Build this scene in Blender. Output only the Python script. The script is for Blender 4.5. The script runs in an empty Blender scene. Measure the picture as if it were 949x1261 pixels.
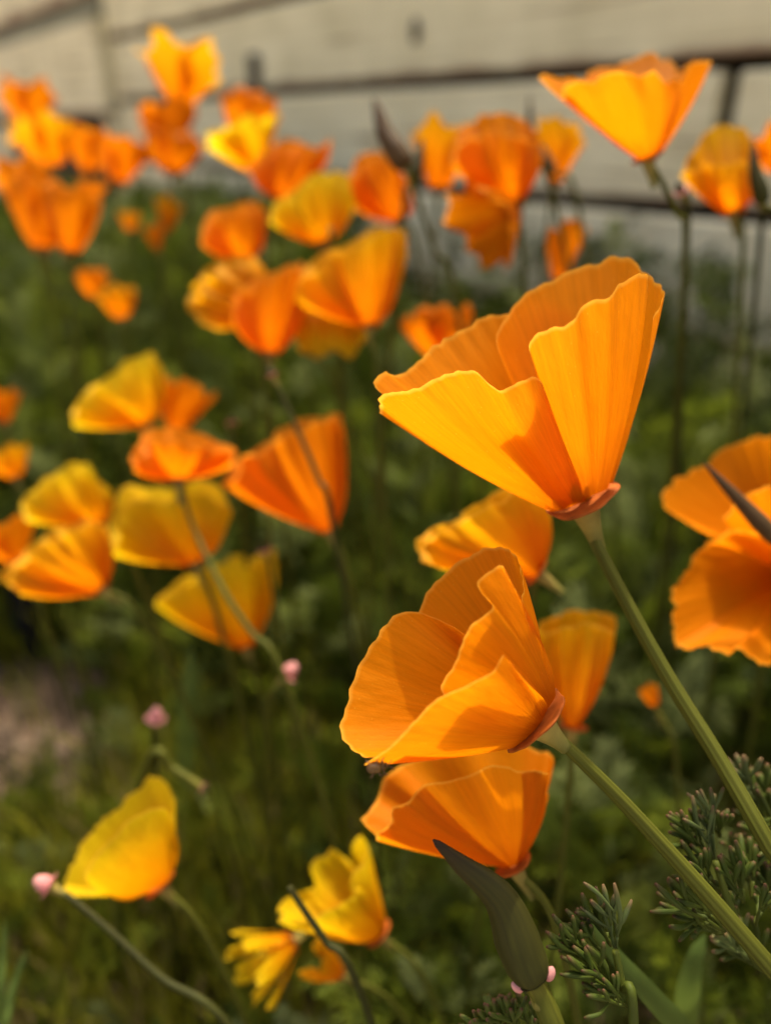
import bpy, math, random
import numpy as np
from mathutils import Vector, Matrix, noise as mnoise

# ------------------------------------------------------------------ camera, world, sun, exposure
SC = bpy.context.scene
COL = SC.collection
W, H = 949.0, 1261.0                     # photograph size: measurements below are read off it
FPX = 947.0                              # focal length in photograph pixels (phone main camera)
PITCH = math.radians(26.7)
CAMH = 0.42
CAM = np.array([0.0, 0.0, CAMH])
RIGHT = np.array([1.0, 0.0, 0.0])
FWD = np.array([0.0, math.cos(PITCH), -math.sin(PITCH)])
UP = np.array([0.0, math.sin(PITCH), math.cos(PITCH)])

cd = bpy.data.cameras.new('camera')
cam = bpy.data.objects.new('camera', cd); COL.objects.link(cam)
cam.location = CAM
cam.rotation_euler = (math.pi / 2 - PITCH, 0, 0)
cd.sensor_fit = 'VERTICAL'; cd.sensor_height = 36.0
cd.lens = FPX / H * 36.0
cd.clip_start = 0.01; cd.clip_end = 500
cd.dof.use_dof = True
cd.dof.focus_distance = 0.166
cd.dof.aperture_fstop = cd.lens / 5.1    # 5.1 mm entrance pupil
cd.dof.aperture_blades = 0
SC.camera = cam

SUN_AZ, SUN_EL = math.radians(10), math.radians(66)   # azimuth clockwise from +Y (camera heading)
TOSUN = Vector((math.sin(SUN_AZ) * math.cos(SUN_EL), math.cos(SUN_AZ) * math.cos(SUN_EL), math.sin(SUN_EL)))
world = bpy.data.worlds.new('World'); SC.world = world; world.use_nodes = True
wn = world.node_tree.nodes; wl = world.node_tree.links
sky = wn.new('ShaderNodeTexSky'); sky.sky_type = 'NISHITA'; sky.sun_disc = False
sky.sun_elevation = SUN_EL; sky.sun_rotation = SUN_AZ
sky.dust_density = 9.0; sky.ozone_density = 0.0; sky.air_density = 0.7
wl.new(sky.outputs[0], wn['Background'].inputs[0]); wn['Background'].inputs[1].default_value = 0.15
sd = bpy.data.lights.new('sun', 'SUN'); sd.energy = 2.4; sd.angle = math.radians(0.53); sd.color = (1.0, 0.90, 0.70)
sun = bpy.data.objects.new('sun', sd); COL.objects.link(sun)
sun.rotation_euler = TOSUN.to_track_quat('Z', 'Y').to_euler(); sun.location = (0, 0, 5)

vs = SC.view_settings
vs.view_transform = 'Standard'; vs.look = 'None'; vs.exposure = 1.3; vs.gamma = 1.0; vs.use_curve_mapping = False
SC.render.engine = 'CYCLES'
SC.cycles.use_denoising = True
SC.cycles.max_bounces = 8; SC.cycles.transmission_bounces = 6; SC.cycles.diffuse_bounces = 5

rnd = random.Random(7)
nr = np.random.default_rng(7)


def at(px, py, d):
    """world point seen at photograph pixel (px, py) at view-axis depth d (metres)"""
    return CAM + d * (FWD + RIGHT * ((px - W / 2) / FPX) - UP * ((py - H / 2) / FPX))


# ------------------------------------------------------------------ helpers
def tag(o, label=None, cat=None, group=None, kind=None):
    if label: o['label'] = label
    if cat: o['category'] = cat
    if group: o['group'] = group
    if kind: o['kind'] = kind
    return o


def empty(name, loc=(0, 0, 0)):
    o = bpy.data.objects.new(name, None); COL.objects.link(o)
    o.location = Vector(loc); o.empty_display_size = 0.01
    return o


def link_mesh(name, me, mat, parent=None):
    o = bpy.data.objects.new(name, me); COL.objects.link(o)
    if mat is not None and not me.materials: me.materials.append(mat)
    if parent is not None:
        o.parent = parent
        o.matrix_parent_inverse = Matrix.Translation(-Vector(parent.location))
    return o


def mesh(name, verts, faces, mat, parent=None, uvs=None, smooth=True):
    me = bpy.data.meshes.new(name)
    me.from_pydata([tuple(v) for v in verts], [], [tuple(f) for f in faces])
    if uvs is not None:
        lay = me.uv_layers.new(name='UVMap')
        idx = np.empty(len(me.loops), dtype=np.int32); me.loops.foreach_get('vertex_index', idx)
        lay.data.foreach_set('uv', np.asarray(uvs, dtype=np.float32)[idx].ravel())
    if smooth: me.polygons.foreach_set('use_smooth', [True] * len(me.polygons))
    me.update()
    return link_mesh(name, me, mat, parent)


def grid_mesh(name, P, mat, parent=None):
    """P: (nv, nu, 3) points"""
    nv, nu = P.shape[:2]
    faces = [(j * nu + i, j * nu + i + 1, (j + 1) * nu + i + 1, (j + 1) * nu + i) for j in range(nv - 1) for i in range(nu - 1)]
    uu, vv = np.meshgrid(np.linspace(0, 1, nu), np.linspace(0, 1, nv))
    return mesh(name, P.reshape(-1, 3), faces, mat, parent, np.stack([uu, vv], -1).reshape(-1, 2))


def spline(pts, n):
    """Catmull-Rom through pts (k, dim) -> n samples"""
    pts = np.asarray(pts, float); k = len(pts)
    if k == 2:
        t = np.linspace(0, 1, n)[:, None]; return pts[0] * (1 - t) + pts[1] * t
    e = np.vstack([2 * pts[0] - pts[1], pts, 2 * pts[-1] - pts[-2]])
    s = np.linspace(0, k - 1 - 1e-9, n); i = s.astype(int); t = (s - i)[:, None]
    p0, p1, p2, p3 = e[i], e[i + 1], e[i + 2], e[i + 3]
    return 0.5 * ((2 * p1) + (p2 - p0) * t + (2 * p0 - 5 * p1 + 4 * p2 - p3) * t ** 2 + (3 * p1 - p0 - 3 * p2 + p3) * t ** 3)


def tube_geo(path, rad, sides=10, ridges=0, ridge=0.0, cap=True):
    path = np.asarray(path, float); n = len(path)
    rad = np.broadcast_to(np.asarray(rad, float), (n,))
    tan = np.gradient(path, axis=0); tan /= np.linalg.norm(tan, axis=1)[:, None] + 1e-12
    ref = np.array([0.3, 0.2, 0.93])
    if abs(tan[0] @ ref) > 0.95: ref = np.array([1.0, 0, 0])
    V = []; nrm = np.cross(tan[0], ref); nrm /= np.linalg.norm(nrm)
    a = np.linspace(0, 2 * math.pi, sides, endpoint=False)
    for i in range(n):
        nrm = nrm - tan[i] * (nrm @ tan[i]); nrm /= np.linalg.norm(nrm); b = np.cross(tan[i], nrm)
        r = rad[i] * (1 + (ridge * np.cos(ridges * a) if ridges else 0))
        V.append(path[i] + (np.cos(a) * r)[:, None] * nrm + (np.sin(a) * r)[:, None] * b)
    V = np.vstack(V)
    F = [(i * sides + j, i * sides + (j + 1) % sides, (i + 1) * sides + (j + 1) % sides, (i + 1) * sides + j) for i in range(n - 1) for j in range(sides)]
    if cap:
        F.append(tuple(range(sides))[::-1]); F.append(tuple((n - 1) * sides + j for j in range(sides)))
    uv = np.stack([np.tile(a / (2 * math.pi), n), np.repeat(np.linspace(0, 1, n), sides)], -1)
    return V, F, uv


def tube(name, path, rad, mat, parent=None, **k):
    V, F, uv = tube_geo(path, rad, **k)
    return mesh(name, V, F, mat, parent, uv)


def join_geo(parts):
    V, F, U, o = [], [], [], 0
    for v, f, u in parts:
        V.append(v); U.append(u); F += [tuple(i + o for i in q) for q in f]; o += len(v)
    return np.vstack(V), F, np.vstack(U)


# ------------------------------------------------------------------ materials
def mat_new(name):
    m = bpy.data.materials.new(name); m.use_nodes = True
    nt = m.node_tree; nt.nodes.clear()
    out = nt.nodes.new('ShaderNodeOutputMaterial')
    return m, nt, nt.nodes, nt.links, out


def ramp(N, stops):
    r = N.new('ShaderNodeValToRGB'); e = r.color_ramp.elements
    e[0].position, e[0].color = stops[0][0], (*stops[0][1], 1)
    e[1].position, e[1].color = stops[-1][0], (*stops[-1][1], 1)
    for p, c in stops[1:-1]:
        x = e.new(p); x.color = (*c, 1)
    return r


def petal_material(name, base, mid, tip, trans=0.60, tipstart=0.5):
    m, nt, N, L, out = mat_new(name)
    tc = N.new('ShaderNodeTexCoord'); sep = N.new('ShaderNodeSeparateXYZ'); L.new(tc.outputs['UV'], sep.inputs[0])
    # fine radial veins: noise stretched along the petal
    mp = N.new('ShaderNodeMapping'); mp.inputs['Scale'].default_value = (70, 2.2, 1); L.new(tc.outputs['UV'], mp.inputs['Vector'])
    nz = N.new('ShaderNodeTexNoise'); nz.inputs['Scale'].default_value = 1.0; nz.inputs['Detail'].default_value = 4
    L.new(mp.outputs[0], nz.inputs['Vector'])
    nz2 = N.new('ShaderNodeTexNoise'); nz2.inputs['Scale'].default_value = 5.0; nz2.inputs['Detail'].default_value = 3
    L.new(tc.outputs['UV'], nz2.inputs['Vector'])
    add = N.new('ShaderNodeMath'); add.operation = 'MULTIPLY_ADD'; L.new(nz2.outputs[0], add.inputs[0]); add.inputs[1].default_value = 0.3
    sub = N.new('ShaderNodeMath'); sub.operation = 'SUBTRACT'; L.new(sep.outputs[1], sub.inputs[0]); sub.inputs[1].default_value = 0.15
    L.new(sub.outputs[0], add.inputs[2])
    rp = ramp(N, [(0.0, base), (0.3, mid), (tipstart, mid), (1.0, tip)]); L.new(add.outputs[0], rp.inputs[0])
    hs = N.new('ShaderNodeHueSaturation'); L.new(rp.outputs[0], hs.inputs['Color'])
    vr = N.new('ShaderNodeMapRange'); vr.inputs['To Min'].default_value = 0.90; vr.inputs['To Max'].default_value = 1.07
    vr.inputs['From Min'].default_value = 0.3; vr.inputs['From Max'].default_value = 0.7
    L.new(nz.outputs[0], vr.inputs['Value']); L.new(vr.outputs[0], hs.inputs['Value'])
    bp = N.new('ShaderNodeBump'); bp.inputs['Strength'].default_value = 0.15; bp.inputs['Distance'].default_value = 0.0003
    L.new(nz.outputs[0], bp.inputs['Height'])
    # pollen specks and the paler, thinner edge of the lip
    vo = N.new('ShaderNodeTexVoronoi'); vo.inputs['Scale'].default_value = 34.0; L.new(tc.outputs['UV'], vo.inputs['Vector'])
    lt = N.new('ShaderNodeMath'); lt.operation = 'LESS_THAN'; L.new(vo.outputs['Distance'], lt.inputs[0]); lt.inputs[1].default_value = 0.085
    sc_ = N.new('ShaderNodeSeparateColor'); L.new(vo.outputs['Color'], sc_.inputs[0])
    g2 = N.new('ShaderNodeMath'); g2.operation = 'GREATER_THAN'; L.new(sc_.outputs[0], g2.inputs[0]); g2.inputs[1].default_value = 0.62
    ml = N.new('ShaderNodeMath'); ml.operation = 'MULTIPLY'; L.new(lt.outputs[0], ml.inputs[0]); L.new(g2.outputs[0], ml.inputs[1])
    ed = N.new('ShaderNodeMapRange'); ed.inputs['From Min'].default_value = 0.972; ed.inputs['From Max'].default_value = 0.995; L.new(sep.outputs[1], ed.inputs['Value'])
    mxx = N.new('ShaderNodeMath'); mxx.operation = 'MAXIMUM'; L.new(ml.outputs[0], mxx.inputs[0]); L.new(ed.outputs[0], mxx.inputs[1])
    fa = N.new('ShaderNodeMath'); fa.operation = 'MULTIPLY'; L.new(mxx.outputs[0], fa.inputs[0]); fa.inputs[1].default_value = 0.55
    pm = N.new('ShaderNodeMix'); pm.data_type = 'RGBA'; L.new(fa.outputs[0], pm.inputs[0]); L.new(hs.outputs[0], pm.inputs[6]); pm.inputs[7].default_value = (0.80, 0.45, 0.05, 1)

    class _O: outputs = [pm.outputs[2]]
    hs = _O
    # crinkle
    mp3 = N.new('ShaderNodeMapping'); mp3.inputs['Scale'].default_value = (16, 5, 1); L.new(tc.outputs['UV'], mp3.inputs['Vector'])
    nz3 = N.new('ShaderNodeTexNoise'); nz3.inputs['Scale'].default_value = 1.0; nz3.inputs['Detail'].default_value = 5; L.new(mp3.outputs[0], nz3.inputs['Vector'])
    bp0 = bp; bp = N.new('ShaderNodeBump'); bp.inputs['Strength'].default_value = 0.35; bp.inputs['Distance'].default_value = 0.0012
    L.new(nz3.outputs[0], bp.inputs['Height']); L.new(bp0.outputs[0], bp.inputs['Normal'])
    pr = N.new('ShaderNodeBsdfPrincipled'); pr.inputs['Roughness'].default_value = 0.5; pr.inputs['Specular IOR Level'].default_value = 0.08
    L.new(hs.outputs[0], pr.inputs['Base Color']); L.new(bp.outputs[0], pr.inputs['Normal'])
    tr = N.new('ShaderNodeBsdfTranslucent'); L.new(hs.outputs[0], tr.inputs['Color']); L.new(bp.outputs[0], tr.inputs['Normal'])
    mx = N.new('ShaderNodeMixShader'); mx.inputs[0].default_value = trans
    L.new(pr.outputs[0], mx.inputs[1]); L.new(tr.outputs[0], mx.inputs[2]); L.new(mx.outputs[0], out.inputs[0])
    return m


def leafy(name, stops, trans=0.25, rough=0.62, src='UV', noise=14.0, spec=0.12, streak=False):
    """ramp colour along UV v or the mesh attribute 'tint', broken by noise"""
    m, nt, N, L, out = mat_new(name)
    tc = N.new('ShaderNodeTexCoord')
    if src == 'UV':
        sep = N.new('ShaderNodeSeparateXYZ'); L.new(tc.outputs['UV'], sep.inputs[0]); val = sep.outputs[1]
    else:
        at_ = N.new('ShaderNodeAttribute'); at_.attribute_name = src; val = at_.outputs['Fac']
    rp = ramp(N, stops); L.new(val, rp.inputs[0])
    nz = N.new('ShaderNodeTexNoise'); nz.inputs['Scale'].default_value = noise; nz.inputs['Detail'].default_value = 4
    if streak:
        mp = N.new('ShaderNodeMapping'); mp.inputs['Scale'].default_value = (2.6, 0.22, 1); L.new(tc.outputs['UV'], mp.inputs['Vector']); L.new(mp.outputs[0], nz.inputs['Vector'])
    else:
        L.new(tc.outputs['Object'], nz.inputs['Vector'])
    vr = N.new('ShaderNodeMapRange'); vr.inputs['From Min'].default_value = 0.3; vr.inputs['From Max'].default_value = 0.7
    vr.inputs['To Min'].default_value = 0.7; vr.inputs['To Max'].default_value = 1.3; L.new(nz.outputs[0], vr.inputs['Value'])
    hs = N.new('ShaderNodeHueSaturation'); L.new(rp.outputs[0], hs.inputs['Color']); L.new(vr.outputs[0], hs.inputs['Value'])
    pr = N.new('ShaderNodeBsdfPrincipled'); pr.inputs['Roughness'].default_value = rough; pr.inputs['Specular IOR Level'].default_value = spec
    L.new(hs.outputs[0], pr.inputs['Base Color'])
    if trans > 0:
        tr = N.new('ShaderNodeBsdfTranslucent'); L.new(hs.outputs[0], tr.inputs['Color'])
        mx = N.new('ShaderNodeMixShader'); mx.inputs[0].default_value = trans
        L.new(pr.outputs[0], mx.inputs[1]); L.new(tr.outputs[0], mx.inputs[2]); L.new(mx.outputs[0], out.inputs[0])
    else:
        L.new(pr.outputs[0], out.inputs[0])
    return m


M = {}
M['orange'] = petal_material('petal_orange', (0.54, 0.117, 0.001), (0.66, 0.196, 0.001), (0.67, 0.215, 0.002))
M['deep'] = petal_material('petal_deep_orange', (0.58, 0.12, 0.001), (0.68, 0.185, 0.001), (0.69, 0.21, 0.002))
M['gold'] = petal_material('petal_golden', (0.60, 0.14, 0.001), (0.68, 0.22, 0.001), (0.68, 0.35, 0.003), tipstart=0.4)
M['yellow'] = petal_material('petal_yellow_edged', (0.63, 0.15, 0.001), (0.67, 0.27, 0.001), (0.66, 0.48, 0.005), tipstart=0.25)
M['stem'] = leafy('poppy_stem', [(0.0, (0.12, 0.11, 0.013)), (0.15, (0.066, 0.070, 0.007)), (1.0, (0.056, 0.062, 0.006))], trans=0.12, noise=9, streak=True)
M['stem_dark'] = leafy('poppy_stem_dark', [(0.0, (0.034, 0.034, 0.007)), (1.0, (0.026, 0.030, 0.005))], trans=0.1, noise=60)
M['cone'] = leafy('receptacle_cone', [(0.0, (0.30, 0.22, 0.055)), (1.0, (0.14, 0.14, 0.03))], trans=0.2, noise=120)
M['rim'] = leafy('receptacle_rim', [(0.0, (0.36, 0.095, 0.010)), (1.0, (0.30, 0.07, 0.010))], trans=0.15, noise=300)
M['pink'] = leafy('pink_rim', [(0.0, (0.50, 0.19, 0.18)), (1.0, (0.60, 0.28, 0.25))], trans=0.2, noise=200)
M['bud'] = leafy('bud_green', [(0.0, (0.030, 0.031, 0.004)), (0.6, (0.025, 0.023, 0.0035)), (1.0, (0.022, 0.012, 0.005))], trans=0.0, noise=9, streak=True)
M['bud_brown'] = leafy('bud_brown', [(0.0, (0.07, 0.042, 0.015)), (1.0, (0.04, 0.022, 0.01))], trans=0.0, noise=90)
M['frond'] = leafy('frond_green', [(0.0, (0.070, 0.085, 0.008)), (0.86, (0.046, 0.070, 0.007)), (0.96, (0.06, 0.055, 0.010)), (1.0, (0.085, 0.04, 0.016))], trans=0.25, noise=70, spec=0.2)
M['frond_grey'] = leafy('frond_grey_green', [(0.0, (0.065, 0.085, 0.018)), (0.85, (0.078, 0.105, 0.030)), (1.0, (0.12, 0.07, 0.03))], trans=0.25, noise=70, spec=0.2)
M['foliage'] = leafy('feathery_foliage', [(0.0, (0.018, 0.028, 0.003)), (0.45, (0.056, 0.078, 0.007)), (0.8, (0.140, 0.170, 0.010)), (1.0, (0.17, 0.20, 0.065))], trans=0.38, src='tint', noise=25)
M['grass'] = leafy('grass', [(0.0, (0.10, 0.105, 0.008)), (0.6, (0.19, 0.195, 0.012)), (0.85, (0.25, 0.24, 0.022)), (1.0, (0.28, 0.21, 0.09))], trans=0.42, src='tint', noise=20)
M['blade'] = leafy('broad_blade', [(0.0, (0.07, 0.11, 0.02)), (1.0, (0.10, 0.14, 0.025))], trans=0.35, noise=30)
M['stamen'] = leafy('stamen', [(0.0, (0.75, 0.35, 0.01)), (1.0, (0.85, 0.60, 0.02))], trans=0.2, noise=200)
M['beetle'] = leafy('beetle_shell', [(0.0, (0.06, 0.028, 0.007)), (1.0, (0.12, 0.06, 0.012))], trans=0.0, noise=900, rough=0.4, spec=0.25)
M['beetle_leg'] = leafy('beetle_leg', [(0.0, (0.09, 0.04, 0.02)), (1.0, (0.16, 0.09, 0.05))], trans=0.0, noise=500)


def wood_material():
    m, nt, N, L, out = mat_new('weathered_cream_paint')
    tc = N.new('ShaderNodeTexCoord')
    oi = N.new('ShaderNodeObjectInfo')
    ad = N.new('ShaderNodeVectorMath'); ad.operation = 'ADD'; L.new(tc.outputs['Object'], ad.inputs[0])
    cmb = N.new('ShaderNodeCombineXYZ'); mu = N.new('ShaderNodeMath'); mu.operation = 'MULTIPLY'; mu.inputs[1].default_value = 37.0
    L.new(oi.outputs['Random'], mu.inputs[0]); L.new(mu.outputs[0], cmb.inputs[0]); L.new(mu.outputs[0], cmb.inputs[2]); L.new(cmb.outputs[0], ad.inputs[1])
    mp = N.new('ShaderNodeMapping'); mp.inputs['Scale'].default_value = (3.0, 90, 90); L.new(ad.outputs[0], mp.inputs['Vector'])
    g = N.new('ShaderNodeTexNoise'); g.inputs['Scale'].default_value = 1.0; g.inputs['Detail'].default_value = 6; g.inputs['Distortion'].default_value = 0.6
    L.new(mp.outputs[0], g.inputs['Vector'])
    b = N.new('ShaderNodeTexNoise'); b.inputs['Scale'].default_value = 9.0; b.inputs['Detail'].default_value = 5; L.new(ad.outputs[0], b.inputs['Vector'])
    r1 = ramp(N, [(0.33, (0.40, 0.31, 0.17)), (0.40, (0.78, 0.69, 0.42)), (0.7, (0.86, 0.78, 0.49))]); L.new(g.outputs[0], r1.inputs[0])
    r2 = ramp(N, [(0.3, (0.80, 0.79, 0.74)), (0.65, (1.0, 1.0, 1.0))]); L.new(b.outputs[0], r2.inputs[0])
    mx = N.new('ShaderNodeMix'); mx.data_type = 'RGBA'; mx.blend_type = 'MULTIPLY'; mx.inputs[0].default_value = 1.0
    L.new(r1.outputs[0], mx.inputs[6]); L.new(r2.outputs[0], mx.inputs[7])
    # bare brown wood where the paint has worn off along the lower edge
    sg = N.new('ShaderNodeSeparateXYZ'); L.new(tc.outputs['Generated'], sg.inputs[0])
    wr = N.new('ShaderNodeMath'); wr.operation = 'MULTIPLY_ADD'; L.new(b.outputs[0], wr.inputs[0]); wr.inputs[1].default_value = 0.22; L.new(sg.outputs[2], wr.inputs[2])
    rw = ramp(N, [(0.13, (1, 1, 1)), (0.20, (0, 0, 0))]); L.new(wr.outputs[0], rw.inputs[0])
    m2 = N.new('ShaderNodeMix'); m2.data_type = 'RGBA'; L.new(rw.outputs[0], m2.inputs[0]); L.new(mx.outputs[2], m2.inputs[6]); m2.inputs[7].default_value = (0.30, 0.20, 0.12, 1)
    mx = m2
    bp = N.new('ShaderNodeBump'); bp.inputs['Strength'].default_value = 0.5; bp.inputs['Distance'].default_value = 0.002; L.new(g.outputs[0], bp.inputs['Height'])
    pr = N.new('ShaderNodeBsdfPrincipled'); pr.inputs['Roughness'].default_value = 0.75; pr.inputs['Specular IOR Level'].default_value = 0.2
    L.new(mx.outputs[2], pr.inputs['Base Color']); L.new(bp.outputs[0], pr.inputs['Normal']); L.new(pr.outputs[0], out.inputs[0])
    return m


def plain(name, c1, c2, scale, rough=0.9, bump=0.0):
    m, nt, N, L, out = mat_new(name)
    tc = N.new('ShaderNodeTexCoord')
    nz = N.new('ShaderNodeTexNoise'); nz.inputs['Scale'].default_value = scale; nz.inputs['Detail'].default_value = 8; nz.inputs['Roughness'].default_value = 0.65
    L.new(tc.outputs['Object'], nz.inputs['Vector'])
    rp = ramp(N, [(0.35, c1), (0.65, c2)]); L.new(nz.outputs[0], rp.inputs[0])
    pr = N.new('ShaderNodeBsdfPrincipled'); pr.inputs['Roughness'].default_value = rough; pr.inputs['Specular IOR Level'].default_value = 0.2
    L.new(rp.outputs[0], pr.inputs['Base Color'])
    if bump:
        bp = N.new('ShaderNodeBump'); bp.inputs['Strength'].default_value = 0.8; bp.inputs['Distance'].default_value = bump
        L.new(nz.outputs[0], bp.inputs['Height']); L.new(bp.outputs[0], pr.inputs['Normal'])
    L.new(pr.outputs[0], out.inputs[0])
    return m


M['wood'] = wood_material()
M['knot'] = plain('dark_knot', (0.06, 0.045, 0.03), (0.12, 0.09, 0.06), 60)
M['backing'] = plain('shaded_void_and_cleat', (0.03, 0.024, 0.018), (0.06, 0.045, 0.033), 8)  # near-black paints in shade of the void behind the gaps; also the cleat
M['trim'] = plain('grey_green_trim', (0.20, 0.20, 0.13), (0.28, 0.27, 0.18), 20)
M['soil'] = plain('pinkish_soil', (0.050, 0.032, 0.018), (0.125, 0.083, 0.050), 28, bump=0.01)
M['pebble'] = plain('pebble', (0.09, 0.064, 0.042), (0.17, 0.125, 0.085), 60)
M['path'] = plain('bounce_gravel', (0.36, 0.31, 0.22), (0.52, 0.46, 0.34), 45, bump=0.006)  # pale tone of the added sheet that bounces sunlight onto the wall
M['stake'] = plain('black_stake', (0.008, 0.007, 0.006), (0.016, 0.014, 0.011), 40)

# ------------------------------------------------------------------ ground
def build_ground():
    n = 120
    # fine cells near, coarse far: one sheet out to the horizon
    s = np.linspace(-1, 1, n); g = np.sign(s) * (np.abs(s) * 1.6 + 78 * np.abs(s) ** 7)
    X, Y = np.meshgrid(g, g + 0.5)
    Z = np.zeros_like(X)
    for j in range(n):
        for i in range(n):
            if abs(X[j, i]) < 3 and abs(Y[j, i]) < 4:
                Z[j, i] = 0.012 * mnoise.noise((X[j, i] * 9, Y[j, i] * 9, 0)) + 0.006 * mnoise.noise((X[j, i] * 31, Y[j, i] * 31, 4))
    o = grid_mesh('ground', np.stack([X, Y, Z], -1), M['soil'])
    tag(o, 'pinkish brown bare soil of the flower bed', kind='structure')


build_ground()


def build_bounce_sheet():
    # added gravel sheet, out of view, bounces sunlight to the wall; wavering inner edge
    n = 60
    ang = np.linspace(math.radians(140), math.radians(385), n)
    V = []
    for a_ in ang:
        w_ = 0.05 * mnoise.noise((math.cos(a_) * 4, math.sin(a_) * 4, 1))
        V.append((1.05 * math.cos(a_) + 0.1 + w_, 0.62 + 1.0 * math.sin(a_) * (0.75 + w_), 0.022))
    for a_ in ang: V.append((5.5 * math.cos(a_), 0.3 + 5.5 * math.sin(a_), 0.022))
    o = mesh('path', V, [(i, i + 1, n + i + 1, n + i) for i in range(n - 1)], M['path'], smooth=False)
    tag(o, 'pale gravel sheet added beyond the bed to bounce sunlight onto the wall', kind='structure')


build_bounce_sheet()

# ------------------------------------------------------------------ board wall (recedes to the left: vanishing point read off the board gaps)
WD = np.array([-0.595, 0.804, 0.0]); WD /= np.linalg.norm(WD)       # along the wall, away
WN = np.array([-WD[1], WD[0], 0.0])                                   # facing the bed
if WN[1] > 0: WN = -WN
WP = np.array([0.212 * 1.08, 1.08, 0.0])                              # a point of the wall face


def on_wall(px, py, off=0.0):
    r = FWD + RIGHT * ((px - W / 2) / FPX) - UP * ((py - H / 2) / FPX)
    t = ((WP + WN * off - CAM) @ WN) / (r @ WN)
    p = CAM + r * t
    return (p - WP) @ WD, p[2]


def wall_box(name, s0, s1, z0, z1, o0, o1, mat, parent, jitter=0.0, seg=1, bev=0.003):
    """box on the wall: s along, z up, o offset from the face (positive toward the bed)"""
    L_ = s1 - s0
    me = bpy.data.meshes.new(name)
    V = []; F = []
    prof = [(z0, o0), (z0, o1 - bev), (z0 + bev, o1), (z1 - bev, o1), (z1, o1 - bev), (z1, o0)]
    ns = seg + 1
    ph = rnd.uniform(0, 100)
    for k in range(ns):
        x = L_ * k / seg - L_ / 2
        for zi, (z, o) in enumerate(prof):
            dz = jitter * mnoise.noise((x * 2.1 + ph, 0 if zi in (0, 1, 2) else 5, 0))
            V.append((x, o, z - (z0 + z1) / 2 + dz))
    m_ = len(prof)
    for k in range(seg):
        for i in range(m_):
            F.append((k * m_ + i, k * m_ + (i + 1) % m_, (k + 1) * m_ + (i + 1) % m_, (k + 1) * m_ + i))
    F.append(tuple(range(m_))[::-1]); F.append(tuple(seg * m_ + i for i in range(m_)))
    me.from_pydata(V, [], F); me.update()
    o = bpy.data.objects.new(name, me); COL.objects.link(o); me.materials.append(mat)
    c = WP + WD * (s0 + s1) / 2; c[2] = (z0 + z1) / 2
    mw = Matrix(((WD[0], WN[0], 0, c[0]), (WD[1], WN[1], 0, c[1]), (0, 0, 1, c[2]), (0, 0, 0, 1)))
    o.parent = parent
    o.matrix_parent_inverse = Matrix.Translation(-Vector(parent.location))
    o.matrix_world = mw
    o.matrix_basis = mw
    return o


wall = empty('board_wall', (WP[0], WP[1], 0))
tag(wall, 'cream painted board wall with dark gaps behind the poppies', 'wall')
zA = on_wall(280, 30)[1]; zB = on_wall(700, 90)[1]; zC = on_wall(740, 252)[1]; zD = on_wall(930, 462)[1]
PITCHZ = (zB - zC)
sJ1 = on_wall(316, 88)[0]; sJ2 = on_wall(893, 120)[0]; sEnd = on_wall(138, 90)[0]
GAP = 0.014
rows = [zB + k * PITCHZ for k in range(-4, 5)]                       # gap centre heights
sR = -3.2
for k in range(len(rows) - 1):
    z0, z1 = rows[k] + GAP / 2, rows[k + 1] - GAP / 2
    if z1 < 0.02: continue
    z0 = max(z0, 0.012)
    kk = k - 4                                                         # 0 = board just above gap B
    if kk == 0: cuts = []
    elif kk == -1: cuts = [sJ2]
    elif kk == 1: cuts = [sJ2 - 0.9]
    elif kk < 0: cuts = []
    else: cuts = [rnd.uniform(-0.6, 0.1), rnd.uniform(0.5, 1.2)]
    cuts = sorted(cuts); edges = [sR] + cuts + [sEnd]
    for a, b in zip(edges[:-1], edges[1:]):
        gj = 0.022 if kk == 0 else 0.012
        g0 = 0.0 if a == sR else gj
        g1 = 0.0 if b == sEnd else gj
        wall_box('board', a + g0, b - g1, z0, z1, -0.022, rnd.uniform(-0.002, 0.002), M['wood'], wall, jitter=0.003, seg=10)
wall_box('backing', sR, sEnd + 0.9, 0.0, rows[-1], -0.16, -0.10, M['backing'], wall)  # dark sheet paints the unlit void behind the boards
sc0 = sJ1; wall_box('cleat', sc0 - 0.016, sc0 + 0.016, rows[4] + 0.004, on_wall(316, 66)[1], 0.0035, 0.010, M['backing'], wall)
# knot in the upper board
sK, zK = on_wall(513, 38)
a = np.linspace(0, 2 * math.pi, 14, endpoint=False)
kc = WP + WD * sK + WN * 0.002; kc[2] = zK
kv = [kc + WD * math.cos(t) * 0.010 + np.array([0, 0, 1.0]) * math.sin(t) * 0.017 + WN * 0.001 for t in a] + [kc + WN * 0.0025]
mesh('knot', kv, [(i, (i + 1) % 14, 14) for i in range(14)], M['knot'], wall)

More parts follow.
